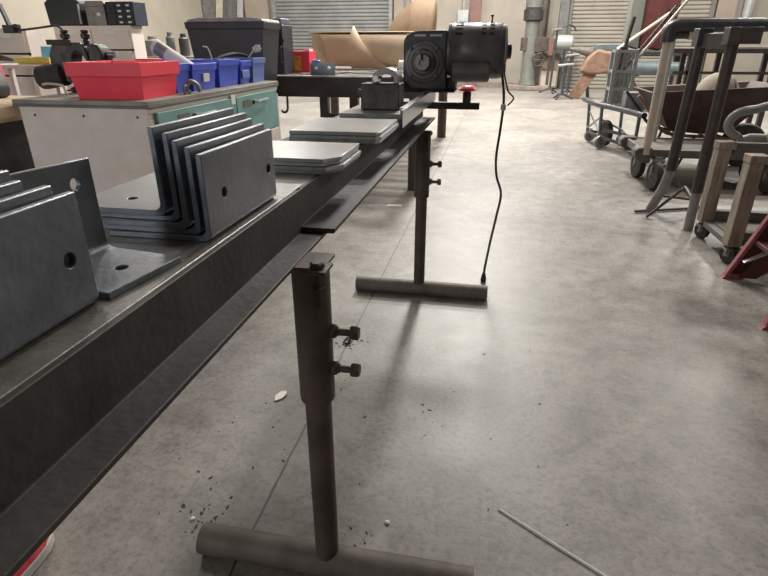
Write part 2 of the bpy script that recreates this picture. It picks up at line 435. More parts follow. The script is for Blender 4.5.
# the near nest straddles the flat leg of the turned bracket
far = [.495,.482,.462,.466,.47]
for i in range(5):
    dup(br, (-.434-.0152*i, far[i]-LEN, ZT+.0003+.0090*i), 0, order[i], G1)
rv = make_bracket('angle_bracket', .135, .136, TH, .13, [(.100,.106)], [(-.088,.070)], side=-1)
rv.location = (-.562,.522,ZT); rv.rotation_euler = (0,0,math.radians(-8))
tag(rv, 'angle bracket turned the other way, its flat drilled leg lying beside the near nest', 'bracket')

# ------------------------------------------------------------------ stacked plates
def make_plate(name, w, d, t, loc, rz, label, group, notch=.02, bright=False):
    th = thing(name, label, 'steel plate', loc, rz, group)
    o = [(-w/2,-d/2), (w/2-notch,-d/2), (w/2,-d/2+notch*1.6), (w/2,d/2), (-w/2,d/2)]
    obj('plate', add_prism(BM(), o, (0,0,0), (0,0,t), (1,0,0), (0,1,0)), 'platesteel', th, bevel=.0012)
    if bright:
        bm = add_box(BM(), (w/2-.0003,-d/2+notch*1.7,.001), (w/2+.0008,d/2-.004,t-.001))
        add_beam(bm, (w/2-notch+.0006,-d/2-.0002,t/2), (w/2+.0006,-d/2+notch*1.6-.0002,t/2), .0012, t-.002)
        tag(obj('sheared_edge', bm, 'bright', th), 'bright sheared edge')
    return th
ga = 'steel plates stacked behind the middle brackets'
labs = ['bottom plate of the steel stack directly behind the middle brackets', 'second plate from the bottom in the stack directly behind the middle brackets',
        'second plate from the top in the stack directly behind the middle brackets', 'top plate of the stack directly behind the middle brackets, corner cut off and edge bright']
t = .0088
for i in range(4):
    make_plate('steel_plate', .30, .235, t, (-.498+(.0,.006,-.004,.0)[i], 1.315+(.004,-.004,.002,0)[i], ZT+i*(t+.0003)), math.radians((0,.6,-.5,.2)[i]), labs[i], ga, .030, i >= 1)
gb = 'steel plates stacked in the far pile on the rails'
labs = ['bottom plate of the second steel stack farther along the rails', 'middle plate of the second steel stack farther along the rails', 'top plate of the second steel stack, its upper face pale']
t = .0114
for i in range(3):
    make_plate('steel_plate', .285, .33, t, (-.478+(-.004,.004,0)[i], 1.80+(.004,-.006,0)[i], ZT+i*(t+.0003)), math.radians((.5,-.4,.3)[i]), labs[i], gb, .012, True)
gc = 'base plates under the steel block'
labs = ['lower base plate under the dark steel block on the table', 'upper base plate under the dark steel block on the table']
for i in range(2):
    make_plate('base_plate', .25, .36-.02*i, .016, (-.475+.004*i, 2.30, ZT+i*.0163), 0, labs[i], gc, .004)
# ------------------------------------------------------------------ bending block
zb = ZT+.0328
blk = thing('bending_die', 'dark squared steel block with a rounded clamp on top, standing before the motor', 'tool block', (-.462,2.33,zb))
obj('block', add_box(BM(), (-.08,-.06,0), (.08,.06,.10)), 'viseiron', blk, bevel=.004)
bm = BM()
o = [(-.045,0)]+[(-.05+.06*0+.0, .0)]*0
arc = [(math.cos(PI-PI*k/12)*.055, .018+math.sin(PI-PI*k/12)*.04) for k in range(13)]
add_prism(bm, [(-.055,0)]+arc+[(.055,0),(.035,0)]+[(math.cos(PI*k/10)*.032, .016+math.sin(PI*k/10)*.022) for k in range(11)]+[(-.035,0)], (.02,-.045,.10), (0,.09,0), (1,0,0), (0,0,1))
obj('clamp', bm, 'shaft', blk, bevel=.002)
obj('screw', add_cyl(BM(), (-.02,-.05,.118), (-.02,.02,.118), .012, 14), 'chrome', blk)
bm = BM(); add_box(bm, (-.10,-.03,.045), (-.08,.03,.075)); obj('side_lug', bm, 'viseiron', blk, bevel=.004)

# channel piece along the table edge, carrying the motor
ch = BM()
add_box(ch, (-.335,1.99,.9250), (-.325,2.72,.985)); add_box(ch, (-.345,1.99,.976), (-.335,2.72,.985)); 
o = thing('steel_channel', 'blue-grey steel channel lying along the table edge under the motor', 'steel channel', (-.33,1.99,ZT))
CO = Vector((-.33,1.99,ZT))
bm = BM(); add_box(bm, (-.331,1.99,ZT), (-.322,3.1,.988)); obj('web', W(bm, CO), 'mill', o, bevel=.0015)
bm = BM(); add_box(bm, (-.347,2.06,.980), (-.331,3.1,.988)); add_box(bm, (-.347,2.06,ZT), (-.331,3.1,.933)); obj('flange', W(bm, CO), 'platesteel', o, bevel=.0015)
ch.free()

# ------------------------------------------------------------------ gear motor
mo = thing('gear_motor', 'black electric gear motor with round shaft on the far end of the work table', 'motor', (-.245,2.90,.995))
MO = Vector((-.245,2.90,.995))
bm = BM(); add_box(bm, (-.45,2.79,.9885), (-.20,3.02,.998)); 
obj('mounting_plate', W(bm, MO), 'railsteel', mo, bevel=.002)
# gear housing: rounded outline extruded along y
o = [(-.452,1.000),(-.245,1.000),(-.245,1.262),(-.36,1.262)]+[(-.412+.04*0-.040*math.sin(PI/2*k/6), 1.222+.038*math.cos(PI/2*k/6)-.0) for k in range(7)]
o = [(-.452,.999),(-.243,.999),(-.243,1.265),(-.38,1.262)]+[(-.402-.050*math.sin(PI/2*k/6), 1.205+.052*math.cos(PI/2*k/6)) for k in range(7)]
gh = obj('gear_housing', W(add_prism(BM(), o, (0,2.79,0), (0,.22,0), (1,0,0), (0,0,1)), MO), 'black', mo, bevel=.010, seg=3)
my = T(-.352,2.79,1.125) @ rotm('X', PI/2)
bm = add_lathe(BM(), [(.098,-.004),(.098,.006),(.092,.010),(.078,.011),(.074,.016),(.060,.017),(.055,.026),(.050,.030)], 32, my)
for k in range(4):
    a = PI/4+PI/2*k
    add_lathe(bm, [(.010,.005),(.010,.016),(.007,.018)], 6, my @ T(.085*math.cos(a), .085*math.sin(a), 0))
obj('bearing_flange', W(bm, MO), 'motorgrey', gh)
bm = add_lathe(BM(), [(.036,.015),(.036,.070),(.033,.074),(.014,.074),(.014,.066),(0,.066)], 28, my)
sh = obj('output_shaft', W(bm, MO), 'shaft', mo)
obj('key', W(add_box(BM(), (-.357,2.712,1.135), (-.347,2.745,1.164)), MO), 'slot', sh)
bm = BM()
for x0, x1 in ((-.40,-.345),(-.325,-.27)): add_box(bm, (x0,2.785,1.2365), (x1,2.80,1.246))
tag(obj('name_strip', W(bm, MO), 'motorlight', gh), 'pale worn strips on the housing front')
add = None
mx = T(-.245,2.90,1.172) @ rotm('Y', PI/2)
bm = add_lathe(BM(), [(.118,0),(.126,.003),(.127,.012),(.124,.016),(.124,.080),(.125,.083),(.125,.205),(.124,.208),(.124,.245),(.120,.252)], 44, mx)
mb = obj('motor_shell', W(bm, MO), 'motorgrey', mo)
bm = add_lathe(BM(), [(.119,.250),(.121,.253),(.118,.268),(.095,.277),(.05,.281),(.035,.283),(.032,.300),(.02,.303)], 36, mx)
obj('end_bell', W(bm, MO), 'black', mo)
def slot(x, ang, w=.030, h=.013):
    # vent slots lying on the shell
    d = Vector((0,-math.cos(ang),math.sin(ang)))
    p = Vector((x,2.90,1.172))+d*.1245
    m = Matrix((Vector((1,0,0)), Vector((0,math.sin(ang),math.cos(ang))), d)).transposed().to_4x4(); m.translation = p
    return m, w, h
for x, w in ((-.192,.034),(-.078,.022),(-.040,.022)):
    for a in (38,52,66,80):
        m, ww, hh = slot(x, math.radians(a), w)
        bm = add_box(BM(), (-ww/2,-hh/2,-.003), (ww/2,hh/2,.0012), m)
        obj('vent_slot', W(bm, MO), 'slot', mb)
# capacitor cover and base
bm = add_lathe(BM(), [(.040,0),(.047,.006),(.047,.170),(.040,.176)], 24, T(-.215,2.795,1.085) @ rotm('Y', PI/2))
add_box(bm, (-.215,2.80,1.06), (-.039,2.87,1.12))
obj('capacitor_cover', W(bm, MO), 'motorgrey', mo)
bm = BM(); add_box(bm, (-.21,2.82,1.035), (-.06,2.98,1.055)); add_box(bm, (-.21,2.85,1.04), (-.06,2.95,1.075))
add_box(bm, (-.243,2.84,1.0), (-.20,2.98,1.055))
obj('motor_foot', W(bm, MO), 'black', mo, bevel=.003)
bm = BM(); add_box(bm, (-.01,2.80,1.075), (.035,2.90,1.12)); cb = obj('terminal_box', W(bm, MO), 'black', mo, bevel=.004)
add_b = BM(); add_lathe(add_b, [(.004,0),(.004,.028),(.008,.03),(.008,.036),(.003,.038)], 10, T(-.045,2.90,1.294))
obj('eye_screw', W(add_b, MO), 'rustfoot', mo)
bm = BM(); add_box(bm, (-.238,2.786,1.058), (-.222,2.7905,1.066)); tag(obj('paint_mark', W(bm, MO), 'white', gh), 'small white mark')
cpts = smooth_path([(.020,2.84,1.08),(.036,2.845,.99),(.040,2.85,.917),(.034,2.85,.80),(.026,2.85,.68),(.036,2.85,.58),(.066,2.85,.49),(.055,2.85,.38),(.035,2.85,.24),(.018,2.83,.11),(.012,2.81,.055)], 6)
cd = obj('power_cord', W(add_tube(BM(), cpts, .0065, 10), MO), 'cord', mo)
bm = add_lathe(BM(), [(.006,.055),(.010,.045),(.015,.02),(.016,.008),(.014,.004)], 14, T(.012,2.81,0) )
for s in (-.006,.006): add_box(bm, (.012+s-.001,2.806,-.0), (.012+s+.001,2.813,.006))
obj('plug', W(bm, MO), 'cord', cd)
bm = add_lathe(BM(), [(.008,0),(.013,.004),(.013,.028),(.008,.032)], 12, T(.040,2.85,.905))
tag(obj('cord_collar', W(bm, MO), 'motorlight', cd), 'pale grey collar on the cord')
bm = BM()
for i in range(5):
    add_tube(bm, smooth_path([(-.44,2.80-.01*i,1.005),(-.475-.006*i,2.77-.008*i,1.012+.012*i),(-.50+.012*i,2.745,1.004+.007*i),(-.46,2.735-.006*i,1.002+.005*i),(-.41+.01*i,2.745,1.0)], 5), .0055, 8)
obj('lead_wires', W(bm, MO), 'cord', mo)
obj('cord_tail', W(add_tube(BM(), smooth_path([(.03,2.84,1.08),(.055,2.83,1.0),(.085,2.83,.965),(.06,2.84,.93)], 5), .004, 8), MO), 'cord', mo)

# flat bar across the table end, and the knob under the motor
bm = BM(); add_box(bm, (-.60,2.985,ZT-.0), (-.085,3.02,ZT+.0)) ; bm.free()
bm = BM(); add_box(bm, (-.29,-.02,-.017), (.29,.02,.017))
tag(obj('steel_bar', bm, 'railsteel', loc=(-.372,3.045,.905), bevel=.002), 'dark square steel bar sticking out past the far end of the work table', 'steel bar')
kn = thing('capped_post', 'black post with a red cap standing on the steel bar below the motor', 'lever', (-.150,3.045,.9225))
obj('post', add_lathe(BM(), [(.020,0),(.022,.004),(.022,.05),(.012,.055)], 16), 'black', kn)
obj('red_cap', add_lathe(BM(), [(.012,.053),(.042,.058),(.046,.068),(.035,.080),(0,.086)], 20), 'redplastic', kn)

# ------------------------------------------------------------------ tool cabinet with teal drawers
CX0, CX1, CY0, CY1, CZ = -2.405, -1.65, 2.47, 4.18, .95
cb = thing('tool_cabinet', 'cream steel bench cabinet with teal drawers along its side', 'cabinet', ((CX0+CX1)/2,(CY0+CY1)/2,0))
CO = Vector(((CX0+CX1)/2,(CY0+CY1)/2,0))
bm = add_box(BM(), (CX0+.02,CY0+.01,.06), (CX1-.012,CY1-.01,CZ-.03)); bx = obj('body', W(bm, CO), 'beigepaint', cb, bevel=.004)
obj('plinth', W(add_box(BM(), (CX0+.06,CY0+.05,0), (CX1-.06,CY1-.05,.06)), CO), 'black', cb)
bm = add_box(BM(), (CX0,CY0-.004,CZ-.022), (CX1+.004,CY1+.004,CZ)); obj('worktop', W(bm, CO), 'cabtop', cb, bevel=.003)
bm = add_box(BM(), (CX0+.0,CY0-.006,CZ-.034), (CX1+.007,CY1+.006,CZ-.022)); obj('top_trim', W(bm, CO), 'machgrey', cb, bevel=.002)
bm = BM(); add_box(bm, (CX1-.014,CY0+.008,CZ-.058), (CX1-.002,CY1-.008,CZ-.034))
for y in (CY0+.008, CY1-.038): add_box(bm, (CX1-.014,y,.06), (CX1-.002,y+.03,CZ-.09))
obj('front_frame', W(bm, CO), 'trimgrey', cb, bevel=.002)
ys = [CY0+.05, CY0+.95, CY1-.05]
for c in range(2):
    for r in range(3):
        y0, y1 = ys[c]+.008, ys[c+1]-.008; z1 = CZ-.058-r*.272; z0 = z1-.262
        dr = obj('drawer', W(add_box(BM(), (CX1-.012,y0,z0), (CX1+.010,y1,z1)), CO), 'teal' if r < 1 else 'beigepaint', cb, bevel=.003)
        bm = BM(); ym = (y0+y1)/2
        hz = z1-.05
        add_tube(bm, [(CX1+.008,ym-.06,hz),(CX1+.030,ym-.055,hz),(CX1+.030,ym+.13,hz),(CX1+.008,ym+.135,hz)], .009, 8)
        obj('handle', W(bm, CO), 'chrome', dr)
        bm = add_box(BM(), (CX1+.009,ym-.26,hz-.020), (CX1+.013,ym-.14,hz+.022)); obj('label_holder', W(bm, CO), 'machgrey', dr)
        if r == 0:
            bm = add_lathe(BM(), [(.014,0),(.012,.014),(0,.016)], 12, T(CX1+.01,ym-.10,hz) @ rotm('Y', PI/2)); obj('lock', W(bm, CO), 'black', dr)
bm = add_box(BM(), (CX1+.0055,ys[1]-.075,CZ-.095), (CX1+.0125,ys[1]-.015,CZ-.038)); tag(obj('paper_tag', W(bm, CO), 'label', cb), 'small white paper tag between the top drawers')
for x in (-2.30,-2.02,-1.72):
    obj('rivet', W(add_lathe(BM(), [(.007,0),(.006,.004),(0,.005)], 10, T(x,CY0+.011,CZ-.075) @ rotm('X', PI/2)), CO), 'black', bx)

# bins on the cabinet
def bin_thing(name, label, col, x, y, w0, d0, w1, d1, h, rz=0, group=None, lip=.018, z=CZ):
    th = thing(name, label, 'storage bin', (x,y,z), rz, group)
    obj('bin_body', add_bin(BM(), w0, d0, w1, d1, h, lip=lip), col, th, bevel=.002)
    return th
rb = bin_thing('storage_bin', 'red plastic storage bin on the near end of the cream cabinet', 'redplastic', -1.905, 2.715, .35, .33, .39, .385, .172, math.radians(3), lip=.030)
gbn = 'blue storage bins along the cabinet front'
bin_thing('storage_bin', 'blue storage bin half hidden behind the red bin', 'blueplastic', -2.20, 3.26, .28, .22, .32, .27, .155, math.radians(4), gbn)
binA = bin_thing('storage_bin', 'blue storage bin beside the red bin with loose parts spilling at its front', 'blueplastic', -1.845, 3.00, .17, .12, .205, .150, .155, 0, gbn)
binB = bin_thing('storage_bin', 'blue storage bin with a white paper label on its side', 'blueplastic', -1.86, 3.225, .23, .26, .26, .29, .150, 0, gbn)
obj('paper_label', add_box(BM(), (.1180,-.03,.060), (.1275,.04,.105), rotm('Y', math.radians(5.0))), 'label', binB)
bin_thing('storage_bin', 'plain blue storage bin between the labelled bin and the small bin', 'blueplastic', -1.86, 3.555, .23, .26, .26, .29, .165, 0, gbn)
binD = bin_thing('storage_bin', 'small blue scoop-front bin, second from the far end of the row', 'blueplastic', -1.85, 3.815, .20, .14, .24, .17, .150, 0, gbn)
obj('clip', add_box(BM(), (.112,-.07,.04), (.122,.05,.09)), 'blueclip', binD, bevel=.002)
bin_thing('storage_bin', 'pale blue bin at the far end of the row with a wrench in it', 'blueclip', -1.85, 4.035, .22, .20, .25, .22, .165, 0, gbn)
# parts in bins
pc = thing('pipe_clamp', 'loose grey pipe fitting in front of the first blue bin', 'fitting', (-1.69,2.97,CZ))
pc.scale = (.75,.75,.75)
obj('body', add_tube(BM(), smooth_path([(-.03,-.02,.05),(.01,-.015,.085),(.04,.02,.06),(.045,.04,.012)], 5), .017, 10), 'motorlight', pc)
obj('collar', add_lathe(BM(), [(.028,0),(.028,.022),(.02,.03)], 14, T(-.005,-.05,0)), 'greypipe', pc)
rg = thing('hose_fitting', 'grey ribbed ring leaning against the first blue bin', 'fitting', (-1.685,2.905,CZ))
rg.scale = (.75,.75,.75)
bm = BM(); 
tor = [(.0, .028*math.cos(2*PI*k/16), .034+.028*math.sin(2*PI*k/16)) for k in range(17)]
add_tube(bm, tor, .008, 8); obj('ring', bm, 'greypipe', rg)
tag(obj('mailing_tube', add_cyl(BM(), (0,0,0), (-.27,.03,.155), .042, 20), 'whitepaper', loc=(-1.81,3.27,1.04)), 'white cardboard tube leaning out of the labelled blue bin', 'cardboard tube')
tube = bpy.data.objects['mailing_tube']
mtx = frame((0,0,0), (-.27,.03,.155))
bm = BM()
lab = []
for k in range(7):
    a = math.radians(-55+k*20)
    lab.append((.0428*math.cos(a), .0428*math.sin(a)))
for (a, b) in zip(lab, lab[1:]):
    f = [bm.verts.new(mtx @ Vector((a[0],a[1],.215))), bm.verts.new(mtx @ Vector((b[0],b[1],.215))), bm.verts.new(mtx @ Vector((b[0],b[1],.29))), bm.verts.new(mtx @ Vector((a[0],a[1],.29)))]
    bm.faces.new(f)
tag(obj('printed_label', bm, 'greypipe', tube), 'grey printed label')
wr = thing('wrench', 'long pale wrench sticking out of the farthest blue bin', 'wrench', (-1.85,4.035,CZ+.02))
obj('handle', add_beam(BM(), (-.05,-.03,.02), (.07,.06,.20), .022, .010), 'chrome', wr, bevel=.002)
bm = BM(); o = [(.0,-.02),(.035,-.028),(.06,-.012),(.045,-.002),(.03,-.008),(.03,.008),(.045,.002),(.06,.012),(.035,.028),(0,.02)]
add_prism(bm, o, (.065,.055,.195), (.003,.010,-.004), (.83,.3,.47), (-.4,0,.8)); obj('jaw', bm, 'chrome', wr)
hs = tag(obj('rubber_hose', add_tube(BM(), smooth_path([(-.10,-.32,.08),(-.06,-.22,.16),(-.02,-.1,.188),(.0,.0,.19),(.02,.1,.17),(.06,.16,.10)], 6), .012, 8), 'cord', loc=(-1.86,4.0,CZ)), 'black hose draped over the far blue bins', 'hose')
tag(obj('bent_wire', add_tube(BM(), smooth_path([(0,0,.01),(.02,.01,.10),(-.01,.02,.22),(-.045,.02,.235)], 5), .005, 8), 'palepole', loc=(-1.86,3.55,CZ+.005)), 'thin pale wire hook standing in the plain blue bin', 'wire')
tag(obj('steel_rod', add_cyl(BM(), (-.20,-.16,.16), (.02,.10,.02), .007, 8), 'viseiron', loc=(-2.16,3.24,CZ+.005)), 'dark rod poking out of the half-hidden blue bin', 'rod')
bm = BM(); add_box(bm, (-.14,-.09,0), (.14,.09,.165)); add_box(bm, (-.02,-.092,.02), (.12,-.088,.12))
tag(obj('red_box', bm, 'redplastic', loc=(-2.25,3.62,CZ), bevel=.004), 'red box on the cabinet behind the blue bins', 'box')

# ------------------------------------------------------------------ bench vise
vs = thing('bench_vise', 'worn black bench vise bolted on the cream cabinet behind the red bin', 'vise', (-2.345,2.985,CZ), math.radians(3))
bm = add_lathe(BM(), [(.10,0),(.105,.006),(.105,.02),(.085,.03),(.075,.06)], 28); obj('base', bm, 'viseiron', vs)
bm = add_prism(BM(), [(-.185,.135),(-.18,.20),(-.155,.25),(-.10,.268),(.02,.262),(.05,.240),(.06,.17),(.045,.165),(.02,.205),(-.01,.215),(-.035,.20),(-.05,.16),(-.04,.05),(-.10,.05)], (0,-.05,0), (0,.10,0), (1,0,0), (0,0,1))
obj('body', bm, 'viseiron', vs, bevel=.010, seg=3)
bm = add_prism(BM(), [(.064,.15),(.066,.255),(.10,.258),(.135,.245),(.150,.205),(.145,.165),(.12,.15)], (0,-.055,0), (0,.11,0), (1,0,0), (0,0,1))
obj('moving_jaw', bm, 'viseiron', vs, bevel=.010, seg=3)
obj('slide_bar', add_box(BM(), (-.04,-.03,.075), (.13,.03,.152)), 'viseiron', vs, bevel=.004)
obj('jaw_plate', add_box(BM(), (-.17,-.062,.250), (-.03,-.045,.278)), 'rubber', vs, bevel=.002)
bm = add_lathe(BM(), [(.050,-.085),(.064,-.078),(.066,-.05),(.060,.075),(.04,.085)], 28, T(-.195,-.03,.085) @ rotm('Y', PI/2-.12))
obj('rear_drum', bm, 'rubber', vs)
for x, n in ((-.090,'rear_post'),(.035,'front_post')):
    bm = add_lathe(BM(), [(.014,.255),(.018,.272),(.013,.280),(.024,.286),(.025,.305),(.016,.311),(.020,.316),(.020,.326),(.01,.329)], 12, T(x,0,0))
    obj(n, bm, 'viseiron', vs)
obj('screw', add_tube(BM(), [(.145,0,.20),(.19,0,.20)], .018, 14), 'shaft', vs)
obj('swing_rod', add_tube(BM(), smooth_path([(-.09,.0,.315),(-.105,.0,.335),(-.135,.0,.350),(-.19,.0,.345),(-.29,.01,.335),(-.41,.02,.325)], 6), .006, 8), 'railsteel', vs)
bm = add_box(BM(), (-.465,-.012,.312), (-.395,.05,.355)); add_beam(bm, (-.440,.02,.35), (-.470,.02,.465), .032, .012); add_box(bm, (-.405,0,.335), (-.380,.035,.360))
obj('grip_block', bm, 'black', vs, bevel=.004)
ck = tag(obj('clamp_bar', add_tube(BM(), smooth_path([(0,0,.012),(-.03,.02,.05),(-.12,.03,.06),(-.16,.03,.055)], 5), .007, 8), 'palepole', loc=(-2.24,2.66,CZ)), 'thin tan bent rod lying on the cabinet left of the vise drum', 'rod')

# ------------------------------------------------------------------ left bench behind the frame edge
bn = thing('wooden_bench', 'plywood-topped bench with dark base at the left frame edge', 'bench', (-3.13,2.75,0))
obj('top', add_box(BM(), (-.55,-.45,.82), (.56,.45,.90)), 'tan', bn, bevel=.004)
obj('cupboard', add_box(BM(), (-.53,-.42,.0), (.52,.42,.82)), 'black', bn, bevel=.004)
bg = thing('tool_bag', 'black bag with a white strap on the plywood bench', 'bag', (-3.10,2.93,.90))
bm = add_prism(BM(), [(-.20,0),(.12,0),(.14,.05),(.10,.17),(.04,.22),(-.15,.24),(-.22,.15)], (0,-.14,0), (0,.28,0), (1,0,0), (0,0,1)); obj('body', bm, 'blackplastic', bg, bevel=.03, seg=3)
obj('strap', add_beam(BM(), (.00,-.145,.20), (.155,-.15,.03), .018, .006, (0,1,0)), 'white', bg)
rd = thing('shop_jacket', 'red cloth jacket bundled at the far left edge above the bench', 'jacket', (-3.97,3.75,.0))
obj('jacket_body', add_lathe(BM(), [(.20,.70),(.27,.85),(.26,1.0),(.24,1.12),(.16,1.24),(.08,1.29),(0,1.30)], 20, Matrix.Diagonal((1,.7,1,1))), 'redfabric', rd)
obj('stool_post', add_cyl(BM(), (0,0,0), (0,0,.72), .03, 12), 'black', rd)
obj('stool_base', add_lathe(BM(), [(.22,0),(.22,.02),(.05,.04),(0,.05)], 20), 'black', rd)

# ------------------------------------------------------------------ beige drawer cabinets at left back
def drawer_bank(label, x0, x1, y, h, rows, cols, zs=None):
    th = thing('drawer_cabinet', label, 'cabinet', ((x0+x1)/2,y+.3,0), 0, 'beige drawer cabinets along the left')
    w = x1-x0
    obj('body', add_box(BM(), (-w/2,-.29,0), (w/2,-.06,h)), 'filecab', th, bevel=.006)
    rh = (h-.06)/rows
    for r in range(rows):
        for c in range(cols):
            a = -w/2+.015+c*(w-.03)/cols; b = a+(w-.03)/cols-.012
            z0 = .04+r*rh
            d = obj('drawer', add_box(BM(), (a,-.306,z0), (b,-.28,z0+rh-.018)), 'filecab', th, bevel=.003)
            obj('label_plate', add_box(BM(), ((a+b)/2-.06,-.311,z0+rh-.07), ((a+b)/2+.06,-.305,z0+rh-.035)), 'label', d)
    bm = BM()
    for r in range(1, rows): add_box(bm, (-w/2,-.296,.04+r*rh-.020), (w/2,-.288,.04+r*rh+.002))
    obj('gap_shade', bm, 'slot', th)  # black strips put in for the shade between drawer rows
    return th
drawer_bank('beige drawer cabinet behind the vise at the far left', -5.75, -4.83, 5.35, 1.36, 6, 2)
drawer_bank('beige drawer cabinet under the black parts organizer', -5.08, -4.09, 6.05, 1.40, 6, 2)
mn = thing('monitor', 'black boxy monitor standing on the beige drawer cabinets', 'monitor', (-4.93,6.19,1.40))
bm = add_prism(BM(), [(-.20,0),(.22,0),(.24,.24),(.19,.28),(-.16,.28),(-.22,.24)], (0,-.12,0), (0,.25,0), (1,0,0), (0,0,1)); obj('case', bm, 'blackplastic', mn, bevel=.02)
obj('neck', add_box(BM(), (-.14,-.08,.28), (.16,.12,.42)), 'blackplastic', mn, bevel=.01)
obj('edge_strip', add_box(BM(), (.215,-.13,.02), (.232,-.115,.22)), 'motorlight', mn)
og = thing('parts_organizer', 'dark parts organizer with small pale-labelled drawers on the beige cabinet', 'organizer', (-4.19,6.19,1.40))
obj('case', add_box(BM(), (-.17,-.12,0), (.17,.12,.24)), 'navyplastic', og, bevel=.004)
for r in range(4):
    for c in range(3):
        d = obj('drawer', add_box(BM(), (-.16+c*.108,-.128,.012+r*.056), (-.06+c*.108,-.115,.060+r*.056)), 'blackplastic', og, bevel=.002)
        if c > 0: obj('tag', add_box(BM(), (-.13+c*.108,-.131,.024+r*.056), (-.09+c*.108,-.127,.042+r*.056)), 'label', d)
gm = thing('card_box', 'grey lidded box beside the parts organizer', 'box', (-4.505,6.19,1.40))
obj('box', add_box(BM(), (-.12,-.12,0), (.12,.12,.20)), 'greypipe', gm, bevel=.006); obj('lid', add_prism(BM(), [(-.13,.2),(.11,.2),(.14,.225),(.11,.25),(-.10,.25)], (0,-.125,0), (0,.25,0), (1,0,0), (0,0,1)), 'greypipe', gm)
obj('front_tab', add_box(BM(), (.02,-.126,.10), (.06,-.119,.13)), 'label', gm)
for (x, z, w, h, m, l) in ((-4.668,1.40,.03,.15,'greypipe','small olive grey jar pile left of the grey lidded box'),):
    bm = BM(); add_lathe(bm, [(w,0),(w,h*.7),(w*.7,h*.8),(w*.7,h)], 12); tag(obj('jar', bm, m, loc=(x,6.19,z)), 'squat grey jar left of the grey lidded box', 'jar')
tag(obj('clipboard', add_box(BM(), (-.06,-.01,0), (.06,.01,.15), rotm('X', -.12)), 'screenblue', loc=(-4.27,4.93,1.038), bevel=.003), 'bright blue panel propped behind the vise', 'panel')
tag(obj('yellow_tray', add_bin(BM(), .34, .20, .38, .24, .065), mat('yellow_tray', (.62,.50,.12), .5), loc=(-4.32,4.9,1.03)), 'yellow tray under the blue panel behind the vise', 'tray')
sb = thing('side_table', 'low cream side table carrying the yellow tray', 'table', (-4.45,4.9,0)); obj('top', add_box(BM(), (-.45,-.22,1.0), (.45,.22,1.03)), 'filecab', sb, bevel=.003)
for sx in (-.42,.42):
    for sy in (-.19,.19): obj('leg', add_box(BM(), (sx-.02,sy-.02,0), (sx+.02,sy+.02,1.0)), 'filecab', sb)
tag(obj('bench_brush', add_tube(BM(), [(-.10,0,.05),(0,0,.06),(.12,.02,.035)], [.02,.03,.012], 10), 'brownsteel', loc=(-4.72,4.85,1.03)), 'dark brush lying on the cream side table', 'brush')
# shelves of clutter against the left wall
sh = thing('storage_shelf', 'cluttered open shelf against the wall right of the beige cabinets', 'shelf', (-5.6,9.0,0))
for z in (.55,1.0): obj('shelf_board', add_box(BM(), (-.75,-.2,z), (.75,.2,z+.03)), 'palepole', sh)
for sx in (-.73,.73): obj('upright', add_box(BM(), (sx-.02,-.2,0), (sx+.02,.2,1.03)), 'palepole', sh)
cl = [('tin_can','orange tin can at the left end of the cluttered shelf','rustorange',-.42,.11,.36,'can'),
      ('tin_can','dark squat can next to the orange can on the cluttered shelf','greypipe',-.10,.13,.30,'can'),
      ('spray_can','grey spray can in the middle of the cluttered shelf','machgrey',.22,.07,.36,'can'),
      ('spray_can','black spray can toward the right end of the cluttered shelf','black',.46,.08,.34,'can')]
for n, l, m, x, r, h, c in cl:
    tag(obj(n, add_lathe(BM(), [(r,0),(r,h*.78),(r*.6,h*.86),(r*.6,h),(0,h)], 16), m, loc=(-5.6+x,9.0,1.03)), l, c, 'cans on the cluttered shelf')
tag(obj('grinder', add_tube(BM(), smooth_path([(-.22,0,.09),(-.1,0,.16),(.05,0,.13),(.2,0,.10)], 4), .08, 10), 'black', loc=(-5.0,8.4,.86)), 'black power tool on a stand behind the white cardboard tube', 'power tool')
st = thing('tool_stand', 'dark stand carrying the black power tool', 'stand', (-5.0,8.4,0)); obj('top', add_box(BM(), (-.3,-.2,.83), (.3,.2,.86)), 'black', st)
for sx in (-.25,.25):
    for sy in (-.15,.15): obj('leg', add_cyl(BM(), (sx,sy,0), (sx,sy,.83), .02, 8), 'black', st)
# leaning boards in the corner
gl = 'boards leaning in the back left corner'
for i, (x, w, z, m, l) in enumerate([(-8.95,.22,2.6,'palepole','pale narrow board leaning in the back left corner'), (-8.55,.16,2.9,'woodgrey','dark weathered board leaning in the back left corner'),
                                     (-8.25,.20,2.5,'motorlight','pale grey board leaning by the beige column')]):
    bm = add_beam(BM(), (0,-.30,0), (.05,.30,z), w, .03, (0,1,0)); tag(obj('board', bm, m, loc=(x,YB-.46,.012)), l, 'board', gl)
pb = thing('notice_board', 'dark framed pane on the back wall left of the beige column', 'board', (-8.75,YB-.06,1.85))
obj('frame', add_box(BM(), (-.9,-.02,0), (.62,.02,1.3)), 'woodgrey', pb); obj('panel', add_box(BM(), (-.8,-.03,.08), (.52,-.018,1.2)), 'greypipe', pb)

# ------------------------------------------------------------------ black tote and upright case
tt = thing('waste_tote', 'large black tapered tote behind the blue bins', 'tote', (-2.10,4.86,0))
obj('tote_body', add_bin(BM(), .32, .22, .64, .34, 1.36, t=.012, lip=.022), 'blackplastic', tt, bevel=.004)
obj('lid', add_prism(BM(), [(-.315,1.361),(.32,1.361),(.31,1.380),(.2,1.392),(-.2,1.392),(-.28,1.38)], (0,-.18,0), (0,.36,0), (1,0,0), (0,0,1)), 'greypipe', tt, bevel=.004)
tt.location = (-2.085,4.44,0); 

